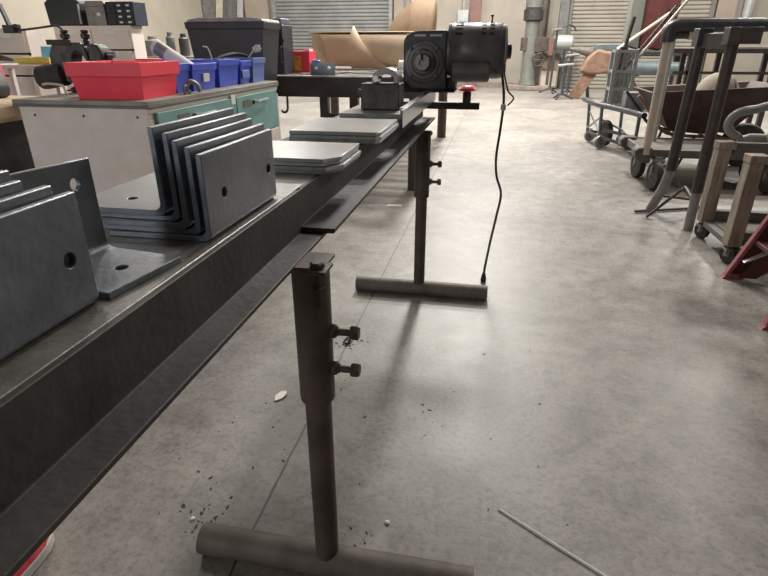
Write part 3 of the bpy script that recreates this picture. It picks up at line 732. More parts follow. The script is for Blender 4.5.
# ------------------------------------------------------------------ big fabrication table
BX0, BX1, BY0, BY1, BZ = -2.40, -.60, 4.99, 8.05, .95
bt = thing('fabrication_table', 'large dark steel slat-top table standing behind the cream cabinet', 'table', ((BX0+BX1)/2,(BY0+BY1)/2,0))
BO = Vector(((BX0+BX1)/2,(BY0+BY1)/2,0))
BY0 = 4.73
bm = BM(); add_box(bm, (BX0,BY0,BZ-.16), (BX1,BY0+.02,BZ)); obj('front_apron', W(bm, BO), 'darktable', bt, bevel=.003)
bm = BM(); add_box(bm, (BX0,BY1-.02,BZ-.16), (BX1,BY1,BZ)); add_box(bm, (BX0,BY0+.02,BZ-.16), (BX0+.02,BY1-.02,BZ)); add_box(bm, (BX1-.02,BY0+.02,BZ-.16), (BX1,BY1-.02,BZ)); obj('side_apron', W(bm, BO), 'darktable', bt, bevel=.003)
bm = BM(); y = BY0+.07
while y < BY1-.06:
    add_box(bm, (BX0+.02,y,BZ-.05), (BX1-.02,y+.09,BZ-.004)); y += .21
obj('slat_grid', W(bm, BO), 'slat', bt)
bm = BM(); add_box(bm, (BX0-.003,BY0-.006,BZ), (BX1,BY0+.04,BZ+.010)); obj('top_strip', W(bm, BO), 'slat', bt)
for x in (-1.468,-1.20): obj('leg', W(add_box(BM(), (x-.036,BY0+.03,0), (x+.036,BY0+.10,BZ-.10)), BO), 'darktable', bt)
obj('stretcher', W(add_box(BM(), (-1.44,BY0+.05,.60), (-.62,BY0+.09,.65)), BO), 'darktable', bt)
for x, y in ((-.665,4.83),(-.72,7.93),(-2.28,7.93),(-2.30,4.83)):
    obj('pipe_leg', W(add_lathe(BM(), [(.062,0),(.062,BZ-.05)], 24, T(x,y,0)), BO), 'brownsteel' if y > 5 else 'darktable', bt)
hk = tag(obj('wire_hook', add_tube(BM(), smooth_path([(0,0,0),(-.002,0,-.09),(-.015,0,-.125),(-.045,0,-.13),(-.06,0,-.115)], 5), .010, 8), 'brownsteel', loc=(-1.785,4.722,.79)), 'brown hook hanging below the fabrication table edge', 'hook')
# flat strips lying on the slats
gs = 'pale flat strips lying across the fabrication table'
for i, (x0, y0, x1, y1, l) in enumerate([(-1.80,5.15,-1.25,5.75,'pale flat strip nearest the yellow box on the slat table'), (-1.35,5.35,-.85,5.6,'pale flat strip behind the steel block on the slat table'),
                                         (-1.30,5.75,-.70,6.05,'pale flat strip nearest the kraft paper roll on the slat table')]):
    bm = BM(); mx_, my_ = (x0+x1)/2, (y0+y1)/2
    add_beam(bm, (x0-mx_,y0-my_,.006), (x1-mx_,y1-my_,.006), .07, .010); tag(obj('flat_strip', bm, 'slat', loc=(mx_,my_,BZ)), l, 'metal strip', gs)
# drilled bracket on the front edge
db = thing('drilled_bracket', 'small grey drilled angle bracket on the front edge of the slat table', 'bracket', (-1.475,4.80,BZ+.010))
fp = obj('upright_face', add_box(BM(), (-.11,-.01,0), (.11,.002,.10)), 'mill', db)
c = BM()
for x in (-.055,.06): add_cyl(c, (x,-.05,.062), (x,.05,.062), .015, 16)
cut(fp, c)
obj('flat_leg', add_box(BM(), (-.11,.002,0), (.11,.09,.01)), 'mill', db)
tag(obj('bottle_cap', add_lathe(BM(), [(.036,0),(.038,.003),(.038,.020),(.032,.026),(0,.027)], 20), 'blueclip', loc=(-1.575,4.93,1.055)), 'blue round cap behind the small drilled bracket', 'cap')
tag(obj('tin', add_lathe(BM(), [(.04,0),(.04,.09),(.036,.095)], 18), 'white', loc=(-1.575,4.93,.96)), 'small white tin under the blue cap', 'tin')
# red and yellow carton
ct = thing('carton', 'red and yellow printed carton on the slat table', 'box', (-1.845,5.34,BZ), 0)
obj('carton_body', add_box(BM(), (-.0,-.10,.0), (.27,.10,.195)), 'redplastic', ct, bevel=.003)
obj('printed_face', add_box(BM(), (.012,-.103,.018), (.185,-.0985,.150)), 'yellow', ct)
obj('white_corner', add_box(BM(), (.20,-.06,.195), (.26,.06,.215)), 'white', ct)
# dark upright case on the left end of the table
uc = thing('upright_case', 'dark navy case standing upright at the left end of the slat table', 'case', (-1.975,5.30,BZ))
obj('case_body', add_box(BM(), (-.07,-.12,0), (.035,.16,.42)), 'navyplastic', uc, bevel=.008)
obj('case_top', add_box(BM(), (-.06,-.11,.42), (.025,.14,.475)), 'greyblue', uc, bevel=.01)
obj('latch', add_box(BM(), (-.01,-.132,.27), (.05,-.115,.30)), 'blackplastic', uc)
obj('grip', add_tube(BM(), smooth_path([(.02,-.12,.10),(.02,-.15,.12),(.02,-.15,.22),(.02,-.12,.24)], 4), .010, 8), 'blackplastic', uc)
uc.location = (-2.0,5.30,BZ)
ct.location = (-2.10,5.62,BZ)

# kraft paper roll: spiral sheet with a torn end, lying along x
def sheet_roll(n_turn, r0, r1, x0f, x1f, n=72, t=.004):
    bm = BM(); A = []; B = []
    for k in range(n+1):
        f = k/n; a = -PI/2+f*n_turn*2*PI; r = r0+(r1-r0)*f
        A.append(bm.verts.new((x0f(f), r*math.cos(a), r*math.sin(a)))); B.append(bm.verts.new((x1f(f), r*math.cos(a), r*math.sin(a))))
    for k in range(n): bm.faces.new((A[k], A[k+1], B[k+1], B[k]))
    return bm
def solid(o, t):
    md = o.modifiers.new('thickness', 'SOLIDIFY'); md.thickness = t; md.offset = 0
kr = thing('kraft_roll', 'large loose roll of brown kraft paper lying on the slat table', 'paper roll', (-1.52,6.55,BZ+.201))
ang = lambda f: -PI/2+f*1.55*2*PI
o = obj('rolled_sheet', sheet_roll(1.55, .150, .188, lambda f: -.53-.13*math.cos(ang(f))-.02*math.sin(ang(f))-(.10 if f > .5 else 0)*max(0,math.sin(ang(f)))**6, lambda f: .56+.02*math.sin(f*7)), 'kraft', kr); solid(o, .003)
bm = BM(); n = 22; A = []; B = []
for k in range(n+1):
    f = k/n; a = PI*1.5-f*PI*.93; r = .197+.050*f**4
    A.append(bm.verts.new((-.135+.03*f, r*math.cos(a), r*math.sin(a)+.004*0)))
    B.append(bm.verts.new((.60-.69*f**.5, r*math.cos(a), r*math.sin(a))))
for k in range(n): bm.faces.new((A[k], A[k+1], B[k+1], B[k]))
o = obj('loose_flap', bm, 'kraft', kr); solid(o, .003)
bsn = thing('cardboard_sheet', 'tall curved brown cardboard sheet standing behind the kraft roll', 'cardboard', (-1.13,7.25,BZ))
bm = BM(); n = 20; A = []; B = []
for k in range(n+1):
    f = k/n; a = PI*.95-f*PI*1.0
    x = .30*math.cos(a); y = .12*math.sin(a)
    top = .42+.34*(f/.45)**.9 if f < .45 else (.76 if f < .82 else .76-1.7*(f-.82))
    A.append(bm.verts.new((x-.01, y, 0))); B.append(bm.verts.new((x+.05, y+.1, top)))
for k in range(n): bm.faces.new((A[k], A[k+1], B[k+1], B[k]))
o = obj('sheet', bm, 'cardboard', bsn); solid(o, .005)
tag(obj('paper_roll', add_lathe(BM(), [(.0,-.09),(.045,-.09),(.05,-.086),(.05,.086),(.045,.09),(.02,.09),(.02,.06),(0,.06)], 20, rotm('Y', PI/2)), 'whitepaper', loc=(-.93,6.02,BZ+.056)), 'small white paper roll lying in front of the kraft roll', 'paper roll')

# ------------------------------------------------------------------ right side: wheels
def wheel(bm_t, bm_h, c, ax, r, w):
    m = frame(c, Vector(c)+Vector(ax))
    add_lathe(bm_t, [(r*.55,-w*.4),(r*.80,-w*.5),(r*.95,-w*.45),(r,-w*.2),(r,w*.2),(r*.95,w*.45),(r*.80,w*.5),(r*.55,w*.4)], 28, m)
    add_lathe(bm_h, [(r*.2,-w*.62),(r*.28,-w*.5),(r*.58,-w*.30),(r*.58,w*.30),(r*.28,w*.5),(r*.2,w*.62)], 24, m)
def caster(par, c, r, w, ax, ztop, fork='greypipe', fm='rubber', trail=(.05,0)):
    """swivel caster, wheel at c (local), plate at ztop"""
    bt_, bh_ = BM(), BM(); wheel(bt_, bh_, c, ax, r, w)
    cs = obj('caster', bt_, fm, par)
    obj('hub', bh_, 'hub', cs)
    a = Vector(ax).normalized(); bm = BM(); c = Vector(c); p = Vector((c.x+trail[0], c.y+trail[1], ztop-.03))
    for s in (-1,1):
        q = c+a*s*w*.72; pp = p+a*s*w*.72
        add_beam(bm, q+Vector((0,0,-.01)), pp, .035, .005, a)
    add_box(bm, (p.x-.045,p.y-.045,ztop-.033), (p.x+.045,p.y+.045,ztop-.022)); add_lathe(bm, [(.03,-.022),(.03,0)], 14, T(p.x,p.y,ztop))
    add_cyl(bm, c-a*w*.85, c+a*w*.85, .010, 10)
    obj('fork', bm, fork, cs)
    return cs

# platform cart
pcx, pcy = 1.36, 5.30
pl = thing('platform_cart', 'heavy platform cart with pale pipe handle and black rubber wheels', 'cart', (pcx,pcy,0))
obj('deck', add_box(BM(), (0,.03,.305), (1.30,.72,.335)), 'deckgrey', pl, bevel=.004)
bm = BM(); add_box(bm, (0,0,.275), (1.30,.03,.345)); add_box(bm, (0,.72,.275), (1.30,.75,.345)); add_box(bm, (-.03,0,.275), (0,.75,.345)); obj('deck_rim', bm, 'deckgrey', pl, bevel=.006)
for y in (-.02,.62): obj('corner_casting', add_prism(BM(), [(-.085,.27),(-.02,.225),(.05,.225),(.06,.36),(-.06,.36),(-.09,.33)], (0,y,0), (0,.15,0), (1,0,0), (0,0,1)), 'deckgrey', pl, bevel=.012)
obj('handle_post', add_cyl(BM(), (.005,.0,.30), (.005,.0,1.25), .034, 18), 'palepole', pl)
obj('handle_post', add_cyl(BM(), (.20,.55,.33), (.20,.55,1.26), .018, 14), 'motorlight', pl)
bm = add_tube(BM(), smooth_path([(.005,0,1.22),(.005,0,1.28),(.02,0,1.325),(.07,0,1.345)], 5)+[(.30,0,1.347),(1.30,0,1.347)], [.055]*16+[.052,.050], 18); obj('top_rail', bm, 'black', pl)
bm = add_cyl(BM(), (.005,0,1.275), (.26,.0,1.275), .030, 14); obj('lower_rail', bm, 'black', pl)
obj('rail_cap', add_lathe(BM(), [(.036,0),(.036,.05),(.03,.055)], 16, T(.155,0,1.275) @ rotm('Y', PI/2)), 'palepole', pl)
for x, y in ((.10,-.07),(.07,.44),(1.05,.40),(1.05,-.02)):
    caster(pl, (x,y,.125), .125, .06, (1,.15,0), .285, trail=(.02,.05))
# wheelbarrow
wb = thing('wheelbarrow', 'dark maroon wheelbarrow parked behind the platform cart', 'wheelbarrow', (2.15,6.52,0), 0)
def ringq(bm, x0, x1, y0, y1, z0, z1): return [bm.verts.new(p) for p in ((x0,y0,z0),(x1,y0,z1),(x1,y1,z1),(x0,y1,z0))]
bm = BM()
R = [ringq(bm,-.36,.22,-.22,.22,.40,.37), ringq(bm,-.60,.56,-.40,.40,.755,.83), ringq(bm,-.63,.59,-.42,.42,.757,.832), ringq(bm,-.63,.59,-.42,.42,.772,.847), ringq(bm,-.59,.55,-.385,.385,.768,.843), ringq(bm,-.35,.21,-.205,.205,.42,.39)]
for a, b in zip(R, R[1:]):
    for k in range(4): bm.faces.new((a[k], a[(k+1)%4], b[(k+1)%4], b[k]))
bm.faces.new(list(reversed(R[0]))); bm.faces.new(R[-1])
obj('tray', bm, 'maroon', wb, bevel=.012)
for s in (-1,1):
    obj('handle', add_tube(BM(), smooth_path([(.52,s*.07,.20),(.2,s*.16,.31),(-.36,s*.26,.36),(-.56,s*.30,.55),(-.72,s*.30,.73)], 5), .018, 10), 'rustorange' if s < 0 else 'black', wb)
    obj('leg', add_tube(BM(), [(-.28,s*.24,.35),(-.36,s*.24,.02),(-.20,s*.24,.015),(-.08,s*.23,.34)], .016, 10), 'black', wb)
b1, b2 = BM(), BM(); wheel(b1, b2, (.47,0,.225), (0,1,0), .225, .10); wl = obj('wheel', b1, 'rubber', wb); obj('hub', b2, 'hub', wl)
obj('fork', add_cyl(BM(), (.47,-.12,.225), (.47,.12,.225), .012, 10), 'black', wb)
sk = thing('sack', 'pale sack with a dark strap lying in the wheelbarrow tray', 'sack', (2.27,6.57,.42))
bm = BM(); bmesh.ops.create_uvsphere(bm, u_segments=20, v_segments=12, radius=1, matrix=T(0,0,.262) @ Matrix.Diagonal((.22,.19,.262,1))); obj('sack_body', bm, 'sack', sk)
bm = BM(); add_tube(bm, [(.12+.02*0, .163*math.cos(a), .262+.222*math.sin(a)) for a in [2*PI*k/24 for k in range(25)]], .008, 6); obj('strap', bm, 'cord', sk)
wb.location.y = 6.52

# pipe support stand
ps = thing('support_stand', 'dark two-post pipe support stand in front of the platform cart', 'stand', (1.35,4.2,0))
PO = Vector((1.35,4.2,0))
obj('post', W(add_tube(BM(), [(1.415,4.02,.27),(1.415,4.02,1.215)], .036, 18), PO), 'darktable', ps)
obj('post_foot', W(add_tube(BM(), [(1.415,4.02,0),(1.415,4.02,.27)], .032, 18), PO), 'greypipe', ps)
obj('post', W(add_tube(BM(), [(1.302,4.30,.36),(1.322,4.30,1.225)], .036, 18), PO), 'darktable', ps)
obj('post_foot', W(add_tube(BM(), smooth_path([(1.255,4.44,.02),(1.285,4.345,.21),(1.298,4.31,.32),(1.302,4.30,.38)], 4), .034, 18), PO), 'greypipe', ps)
bm = BM(); add_cyl(bm, (1.14,4.40,.014), (1.66,4.60,.014), .011, 8); add_cyl(bm, (1.19,4.26,.012), (1.44,4.34,.235), .011, 8)
add_cyl(bm, (1.30,4.32,.34), (1.66,4.60,.02), .010, 8); add_cyl(bm, (1.30,4.38,.15), (1.52,4.44,.12), .010, 8); add_cyl(bm, (1.40,4.02,.22), (1.44,4.34,.235), .010, 8)
obj('brace_rods', W(bm, PO), 'brownsteel', ps)
bm = BM(); add_box(bm, (1.275,4.24,1.19), (1.365,4.36,1.30)); hd = obj('head_block', W(bm, PO), 'black', ps, bevel=.004)
bm = BM(); add_beam(bm, (1.33,4.28,1.225), (1.43,4.04,1.225), .07, .09); obj('head_channel', W(bm, PO), 'motorgrey', ps, bevel=.004)
bm = BM(); add_box(bm, (1.365,3.965,1.20), (1.43,4.075,1.30)); add_box(bm, (1.43,3.99,1.205), (1.56,4.0,1.30)); obj('head_plate', W(bm, PO), 'motorgrey', ps, bevel=.003)

# timber dolly
td = thing('timber_dolly', 'timber-legged dolly on small casters at the right frame edge', 'dolly', (1.46,3.62,0))
DO = Vector((1.49,3.62,0))
for x, y in ((1.475,3.85),(1.475,3.38),(2.30,3.85),(2.30,3.38)):
    lg = obj('leg', W(add_box(BM(), (x-.038,y-.045,.115), (x+.038,y+.045,.60)), DO), 'wood', td, bevel=.004)
    obj('leg_cap', W(add_box(BM(), (x-.042,y-.05,.60), (x+.06,y+.05,.645)), DO), 'wood', lg, bevel=.004)
bm = BM()
for y in (3.85,3.38): add_box(bm, (1.535,y-.03,.555), (2.40,y+.03,.64))
obj('top_beam', W(bm, DO), 'woodgrey', td, bevel=.003)
bm = BM(); add_box(bm, (1.513,3.82,.12), (2.26,3.88,.20)); add_box(bm, (1.513,3.35,.12), (2.26,3.41,.20)); add_box(bm, (1.45,3.43,.10), (1.50,3.80,.135)); obj('bottom_beam', W(bm, DO), 'woodgrey', td, bevel=.003)
obj('lower_shelf', W(add_box(BM(), (1.50,3.41,.125), (2.28,3.82,.14)), DO), 'woodgrey', td)
for x, y in ((1.475,3.85),(1.475,3.38),(2.30,3.85),(2.30,3.38)):
    caster(td, (x-DO.x+.0, y-DO.y, .056), .056, .032, (1,.5,0), .116, trail=(.012,.012), fm='rubber')
gt = 'grey bent tubes lying on the timber dolly'
for i, (x, y, lab) in enumerate([(1.40,3.82,'grey bent tube loop resting on the far beam of the timber dolly'), (1.47,3.38,'grey bent tube loop resting on the near beam of the timber dolly')]):
    bm = BM(); arc = [(.13-.10*math.sin(PI*k/10), 0, .10-.083*math.cos(PI*k/10)) for k in range(11)]
    pts = [(.75,.0,.017)]+arc+[(.75,.0,.26)]
    pts = [(.9,0,.018),(.16,0,.018)]+[(.14-.115*math.sin(PI*k/10), .0, .10-.082*math.cos(PI*k/10)) for k in range(1,10)]+[(.17,.02,.186),(.30,.04,.205),(.9,.05,.195)]
    add_tube(bm, smooth_path(pts, 3), .026, 14)
    tag(obj('bent_tube', bm, 'greypipe', loc=(x+.005,y,.655)), lab, 'bent tube', gt)

# red step ladder
ld = thing('step_ladder', 'red step ladder leaning in from the right frame edge', 'ladder', (1.60,2.84,0))
LO = Vector((1.60,2.84,0))
def rail(y0, y1, x0):
    bm = add_beam(BM(), (x0,y0,.012), (x0+.42,y1,1.30), .020, .034, (0,1,0)); r = obj('rail', W(bm, LO), 'redpaint', ld, bevel=.003)
    bm = add_beam(BM(), (x0+.050,y0+.010,.018), (x0+.470,y1+.010,1.29), .078, .005, (0,1,0)); obj('web', W(bm, LO), 'maroonpaint', r)
    bm = add_prism(BM(), [(-.020,0),(.085,0),(.105,.030),(.0,.030)], (x0,y0-.020,0), (0,.04,0), (1,0,0), (0,0,1)); obj('foot_pad', W(bm, LO), 'redpaint', r)
rail(3.13,3.00,1.352); rail(2.51,2.68,1.31)
for k in range(4):
    f = .17+.25*k; z = .012+1.288*f; x = 1.36+.42*f
    bm = add_box(BM(), (x+.0,2.54+.16*f,z-.012), (x+.11,3.10-.12*f,z+.012)); obj('step', W(bm, LO), 'maroonpaint', ld, bevel=.003)
for y in (2.58,3.06):
    bm = add_cyl(BM(), (2.35,y,.0), (1.80,y*.6+2.84*.4,1.27), .016, 10); obj('rear_leg', W(bm, LO), 'redpaint', ld)
bm = add_box(BM(), (1.72,2.66,1.28), (1.90,3.02,1.31)); obj('top_cap', W(bm, LO), 'redpaint', ld, bevel=.004)
bm = add_beam(BM(), (1.395,3.07,.12), (1.62,3.05,.265), .008, .028, (0,1,0)); tag(obj('spreader', W(bm, LO), 'silver', ld), 'silver flat spreader bar')
bm = add_prism(BM(), [(1.40,.02),(1.49,.02),(1.60,.12),(1.66,.27),(1.57,.29)], (0,3.085,0), (0,.006,0), (1,0,0), (0,0,1)); obj('gusset', W(bm, LO), 'maroonpaint', ld)

# ------------------------------------------------------------------ far right: welding cart with crate
wc = thing('welding_cart', 'low tubular cart with small grey wheels beyond the platform cart', 'cart', (1.43,7.0,0), 0)
WO = Vector((1.43,7.0,0))
bm = add_tube(BM(), smooth_path([(1.19,8.20,.525),(1.24,7.62,.52),(1.36,7.25,.517),(1.46,6.90,.515),(1.57,6.42,.512)], 4), .032, 12); add_tube(bm, smooth_path([(1.62,8.25,.52),(1.66,7.60,.52),(1.72,7.25,.517),(1.80,6.95,.515)], 4), .022, 12)
obj('top_rail', W(bm, WO), 'black', wc)
bm = BM(); add_prism(bm, [(1.25,7.75),(1.64,7.75),(1.79,6.97),(1.46,6.97)], (0,0,.50), (0,0,.012), (1,0,0), (0,1,0)); obj('deck', W(bm, WO), 'greypipe', wc)
for p, q in (((1.22,7.9,.52),(1.25,7.9,.13)), ((1.30,7.4,.52),(1.32,7.4,.13)), ((1.62,7.8,.51),(1.64,7.8,.13)), ((1.78,7.02,.51),(1.78,7.02,.13)), ((1.57,6.62,.51),(1.57,6.62,.13))): obj('frame_post', W(add_cyl(BM(), p, q, .020, 10), WO), 'greyblue', wc)
bm = BM(); add_cyl(bm, (1.24,7.9,.40), (1.32,7.4,.18), .012, 8); add_cyl(bm, (1.24,7.9,.18), (1.32,7.4,.40), .012, 8); add_cyl(bm, (1.30,7.4,.36), (1.63,7.6,.2), .012, 8); obj('cross_brace', W(bm, WO), 'motorlight', wc)
bm = BM(); add_beam(bm, (1.32,7.45,.24), (1.60,6.60,.24), .03, .03); add_beam(bm, (1.32,7.42,.14), (1.60,6.60,.14), .04, .03); add_beam(bm, (1.25,7.9,.14), (1.64,7.8,.14), .04, .03); add_beam(bm, (1.25,7.9,.14), (1.32,7.4,.14), .04, .03); add_beam(bm, (1.64,7.8,.14), (1.78,7.02,.14), .04, .03); obj('lower_rail', W(bm, WO), 'railsteel', wc)
for c in ((1.29,7.92,.085),(1.335,7.36,.085),(1.66,7.7,.085),(1.76,7.05,.085)): caster(wc, Vector(c)-WO, .08, .04, (.5,-1,0), .17, trail=(0,.03), fm='greypipe')
b1, b2 = BM(), BM(); wheel(b1, b2, Vector((1.42,7.55,.17))-WO, (1,.25,0), .16, .06); bw = obj('wheel', b1, 'rubber', wc); obj('hub', b2, 'hub', bw)
cr = thing('wire_crate', 'grey slatted metal crate standing upright on the low tubular cart', 'crate', (1.47,7.45,.512))
bm = BM()
w, d, h = .115, .12, .62
for sx in (-1,1):
    for sy in (-1,1): add_box(bm, (sx*w-.018,sy*d-.018,0), (sx*w+.018,sy*d+.018,h))
for z in (.01,.2,.40,h): 
    add_box(bm, (-w,-d-.015,z-.015), (w,-d+.005,z+.015)); add_box(bm, (-w,d-.005,z-.015), (w,d+.015,z+.015))
    for sx in (-1,1): add_box(bm, (sx*w-.012,-d,z-.015), (sx*w+.012,d,z+.015))
obj('crate_frame', bm, 'cratewire', cr)
bm = BM()
for k in range(4): add_box(bm, (-w+.03+k*.05,-d-.01,0), (-w+.045+k*.05,-d-.004,h))
add_box(bm, (-w,-d+.0,.005), (w,d,.02)); add_box(bm, (-w,d-.004,0), (w,d,h*.95)); obj('mesh_panel', bm, 'greypipe', cr)
obj('top_latch', add_box(BM(), (-.06,-.05,h), (.02,.03,h+.05)), 'black', cr, bevel=.006)
bm = BM(); add_box(bm, (-.30,-.16,0), (-.12,-.02,.16)); add_box(bm, (-.27,-.15,.16),(-.14,-.03,.2)); 
tag(obj('toolbox', add_box(BM(), (-.12,-.10,0), (.12,.10,.19)), 'cratewire', loc=(1.60,7.13,.512), bevel=.01), 'grey metal toolbox on the low cart in front of the upright crate', 'toolbox')
bm.free()
lg = 'tools standing in the upright grey crate'
for i, (p, q, r, m, n, l) in enumerate([((0,0,0),(.10,.05,.60),.022,'brownsteel','pipe_tool','dark upright pipe rising from the grey crate'), ((0,0,0),(.50,.10,.72),.014,'brownsteel','long_rod','dark slanting rod leaning out of the grey crate'),
                                        ((0,0,0),(.60,.20,.80),.016,'palepole','long_rod','pale long rod leaning right from the grey crate')]):
    tag(obj(n, add_cyl(BM(), p, q, r, 10), m, loc=(1.42+.05*i,7.45,.90)), l, 'rod', lg)

# ------------------------------------------------------------------ far right clutter by the roll-up door
rh = thing('anvil_stand', 'rusty orange casting on a sloping leg before the cream roll-up door', 'stand', (2.25,14.6,0))
bm = add_prism(BM(), [(-.35,.62),(-.1,.55),(.42,.60),(.50,.80),(.35,1.05),(.0,1.12),(-.2,.95)], (0,-.2,0), (0,.4,0), (1,0,0), (0,0,1)); obj('casting', bm, 'rustorange', rh, bevel=.06, seg=3)
obj('horn', add_tube(BM(), [(-.10,0,1.02),(-.38,0,1.09),(-.62,0,1.12)], [.11,.08,.03], 12), 'rustfoot', rh)
obj('plank_leg', add_beam(BM(), (-.42,-.1,0), (0,-.05,.72), .26, .08, (0,1,0)), 'rustorange', rh)
for s in (-.15,.35): obj('leg', add_cyl(BM(), (s+.12,.15,0), (s,.1,.62), .04, 10), 'black', rh)
obj('top_beam', add_box(BM(), (-.05,-.15,1.08), (.62,.15,1.22)), 'greyblue', rh, bevel=.02)
gst = 'thin black stands before the cream roll-up door'
for i, (x, h, l) in enumerate([(1.55,.75,'leftmost thin black stand before the cream roll-up door'), (1.78,.95,'middle thin black stand beside the rusty casting'), (1.42,1.55,'tall thin black stand with a hooked top near the drill')]):
    s_ = thing('material_stand', l, 'stand', (x,(14.4,15.3,16.2)[i],0), .4*i, gst)
    obj('post', add_cyl(BM(), (0,0,.1), (.04,0,h), .03, 10), 'black', s_)
    for a in (0,2.1,4.2): obj('foot', add_cyl(BM(), (0,0,.14), (.28*math.cos(a),.28*math.sin(a),.015), .022, 8), 'black', s_)
    obj('top_roller', add_cyl(BM(), (-.16,0,h), (.20,0,h+.03), .035, 12), 'greypipe', s_)
gp = thing('pallet_tool', 'reddish sawhorse with spread legs beneath the maroon panel', 'sawhorse', (2.75,13.4,0))
for p, q in (((-.35,-.2,0),(-.05,0,.62)), ((.45,-.2,0),(.05,0,.62)), ((-.35,.25,0),(-.05,0,.62)), ((.45,.25,0),(.05,0,.62))): obj('leg', add_beam(BM(), p, q, .05, .07), 'rustorange', gp)
obj('beam', add_box(BM(), (-.15,-.5,.60), (.15,.5,.70)), 'maroonpaint', gp, bevel=.01)
hp = thing('horizontal_tank', 'blue-grey horizontal pipe on a trestle under the maroon panel', 'pipe', (2.95,12.2,0))
obj('pipe', add_lathe(BM(), [(.0,-.75),(.11,-.75),(.125,-.72),(.125,.70),(.11,.75),(0,.75)], 20, T(0,0,.78) @ rotm('Y', PI/2)), 'greyblue', hp)
for x in (-.5,.5): obj('trestle', add_box(BM(), (x-.04,-.1,0), (x+.04,.1,.665)), 'palepole', hp)
mp = thing('shear_machine', 'tall machine with a maroon curved side and grey edge before the cream roll-up door', 'machine', (3.0,12.4,0))
bm = add_prism(BM(), [(-.33,1.15),(.10,1.10),(.22,1.35),(.30,1.7),(.33,2.9),(-.30,2.9),(-.36,1.6)], (0,0,0), (0,.30,0), (1,0,0), (0,0,1)); obj('side_panel', bm, 'maroonpaint', mp, bevel=.03)
bm = add_prism(BM(), [(-.60,1.20),(-.33,1.12),(-.34,2.9),(-.62,2.9),(-.58,1.7)], (0,-.05,0), (0,.35,0), (1,0,0), (0,0,1)); obj('edge_column', bm, 'machgrey', mp, bevel=.02)
bm = add_box(BM(), (-.70,-.25,1.00), (.60,.40,1.10)); obj('bed', bm, 'viseiron', mp, bevel=.02)
for x in (-.6,.5): obj('leg', add_box(BM(), (x-.05,.2,0), (x+.05,.34,1.0)), 'black', mp)
obj('lever', add_cyl(BM(), (.16,-.06,1.78), (-.75,-.22,1.12), .03, 10), 'palepole', mp); obj('lever_knob', add_lathe(BM(), [(0,-.08),(.07,-.05),(.07,.05),(0,.08)], 12, T(.18,-.06,1.79)), 'viseiron', mp)
# dark rack
rk = thing('steel_rack', 'dark tall steel frame rack behind the wheelbarrow', 'rack', (2.95,8.7,0))
obj('top_frame', add_box(BM(), (-.72,-.2,1.10), (.9,.2,1.16)), 'darktable', rk, bevel=.004)
for x in (-.42,.03,.62):
    for y in (-.16,.16): obj('leg', add_box(BM(), (x-.03,y-.03,0), (x+.03,y+.03,1.10)), 'darktable', rk)
obj('rail', add_box(BM(), (-.62,-.19,.84), (.80,-.165,.875)), 'darktable', rk)
tag(obj('pale_board', add_box(BM(), (-.3,-.10,0), (.40,.10,.025)), 'palepole', loc=(3.38,8.62,1.16), bevel=.003), 'pale board lying on the dark steel rack', 'board')

# ------------------------------------------------------------------ radial drill at the back wall
dx, dy = .86, 17.45
dp = thing('radial_drill', 'grey-green radial arm drill standing at the back wall', 'drill press', (dx,dy,0))
obj('base', add_prism(BM(), [(-.58,0),(.62,0),(.62,.10),(-.58,.14)], (0,-.40,0), (0,.45,0), (1,0,0), (0,0,1)), 'grime', dp, bevel=.02)
obj('column', add_lathe(BM(), [(.24,.13),(.23,.2),(.20,.3),(.19,1.0),(.19,2.1),(.24,2.15),(.24,2.55),(.19,2.6),(.18,3.6),(.1,3.65)], 24), 'machgrey', dp)
obj('column_collar', add_lathe(BM(), [(.20,1.80),(.27,1.84),(.27,2.10),(.20,2.14)], 24), 'viseiron', dp)
bm = add_prism(BM(), [(-.28,1.05),(.20,1.00),(.95,1.12),(.95,1.36),(.25,1.42),(-.28,1.40)], (0,-.16,0), (0,.32,0), (1,0,0), (0,0,1)); obj('arm', bm, 'brownsteel', dp, bevel=.02)
hd = obj('drill_head', add_box(BM(), (.48,-.30,.92), (.62,-.14,1.40)), 'rustcol', dp, bevel=.02)
obj('spindle', add_cyl(BM(), (.55,-.22,.15), (.55,-.22,.95), .04, 12), 'brownsteel', dp)
bm = add_lathe(BM(), [(0,.62),(.15,.62),(.19,.66),(.19,1.10),(.13,1.16),(0,1.18)], 20, T(0,-.1,1.27) @ rotm('Y', PI/2)); obj('arm_motor', bm, 'motorlight', dp, bevel=.01)
bm = BM(); add_tube(bm, [(.24+.16*math.cos(2*PI*k/20), -.26, .82+.16*math.sin(2*PI*k/20)) for k in range(21)], .018, 8); add_cyl(bm, (.09,-.26,.82), (.39,-.26,.82), .012, 8); obj('hand_wheel', bm, 'viseiron', dp)
bm = BM(); add_tube(bm, smooth_path([(.50,-.16,1.40),(.75,-.14,1.62),(1.05,-.14,1.70),(1.2,-.1,1.55)], 4), .02, 8); obj('cable', bm, 'viseiron', dp)
ec = thing('control_cabinet', 'tan electrical cabinet at the back wall beside the cream roll-up door', 'electrical cabinet', (1.48,17.9,0))
obj('case', add_box(BM(), (-.26,-.18,.04), (.26,.2,.98)), 'column', ec, bevel=.01); obj('plinth', add_box(BM(), (-.24,-.16,0), (.24,.18,.04)), 'black', ec)
obj('door_panel', add_box(BM(), (-.22,-.195,.55), (.22,-.178,.93)), 'sack', ec, bevel=.004); obj('lower_panel', add_box(BM(), (-.22,-.195,.08), (.22,-.178,.50)), 'palepole', ec, bevel=.004)
fr = thing('pipe_rack', 'grey pipe frame standing between the electrical cabinet and the cream roll-up door', 'frame', (1.97,17.86,0))
for x in (-.10,.10): obj('post', add_cyl(BM(), (x,0,0), (x,0,1.1), .035, 10), 'greyblue', fr)
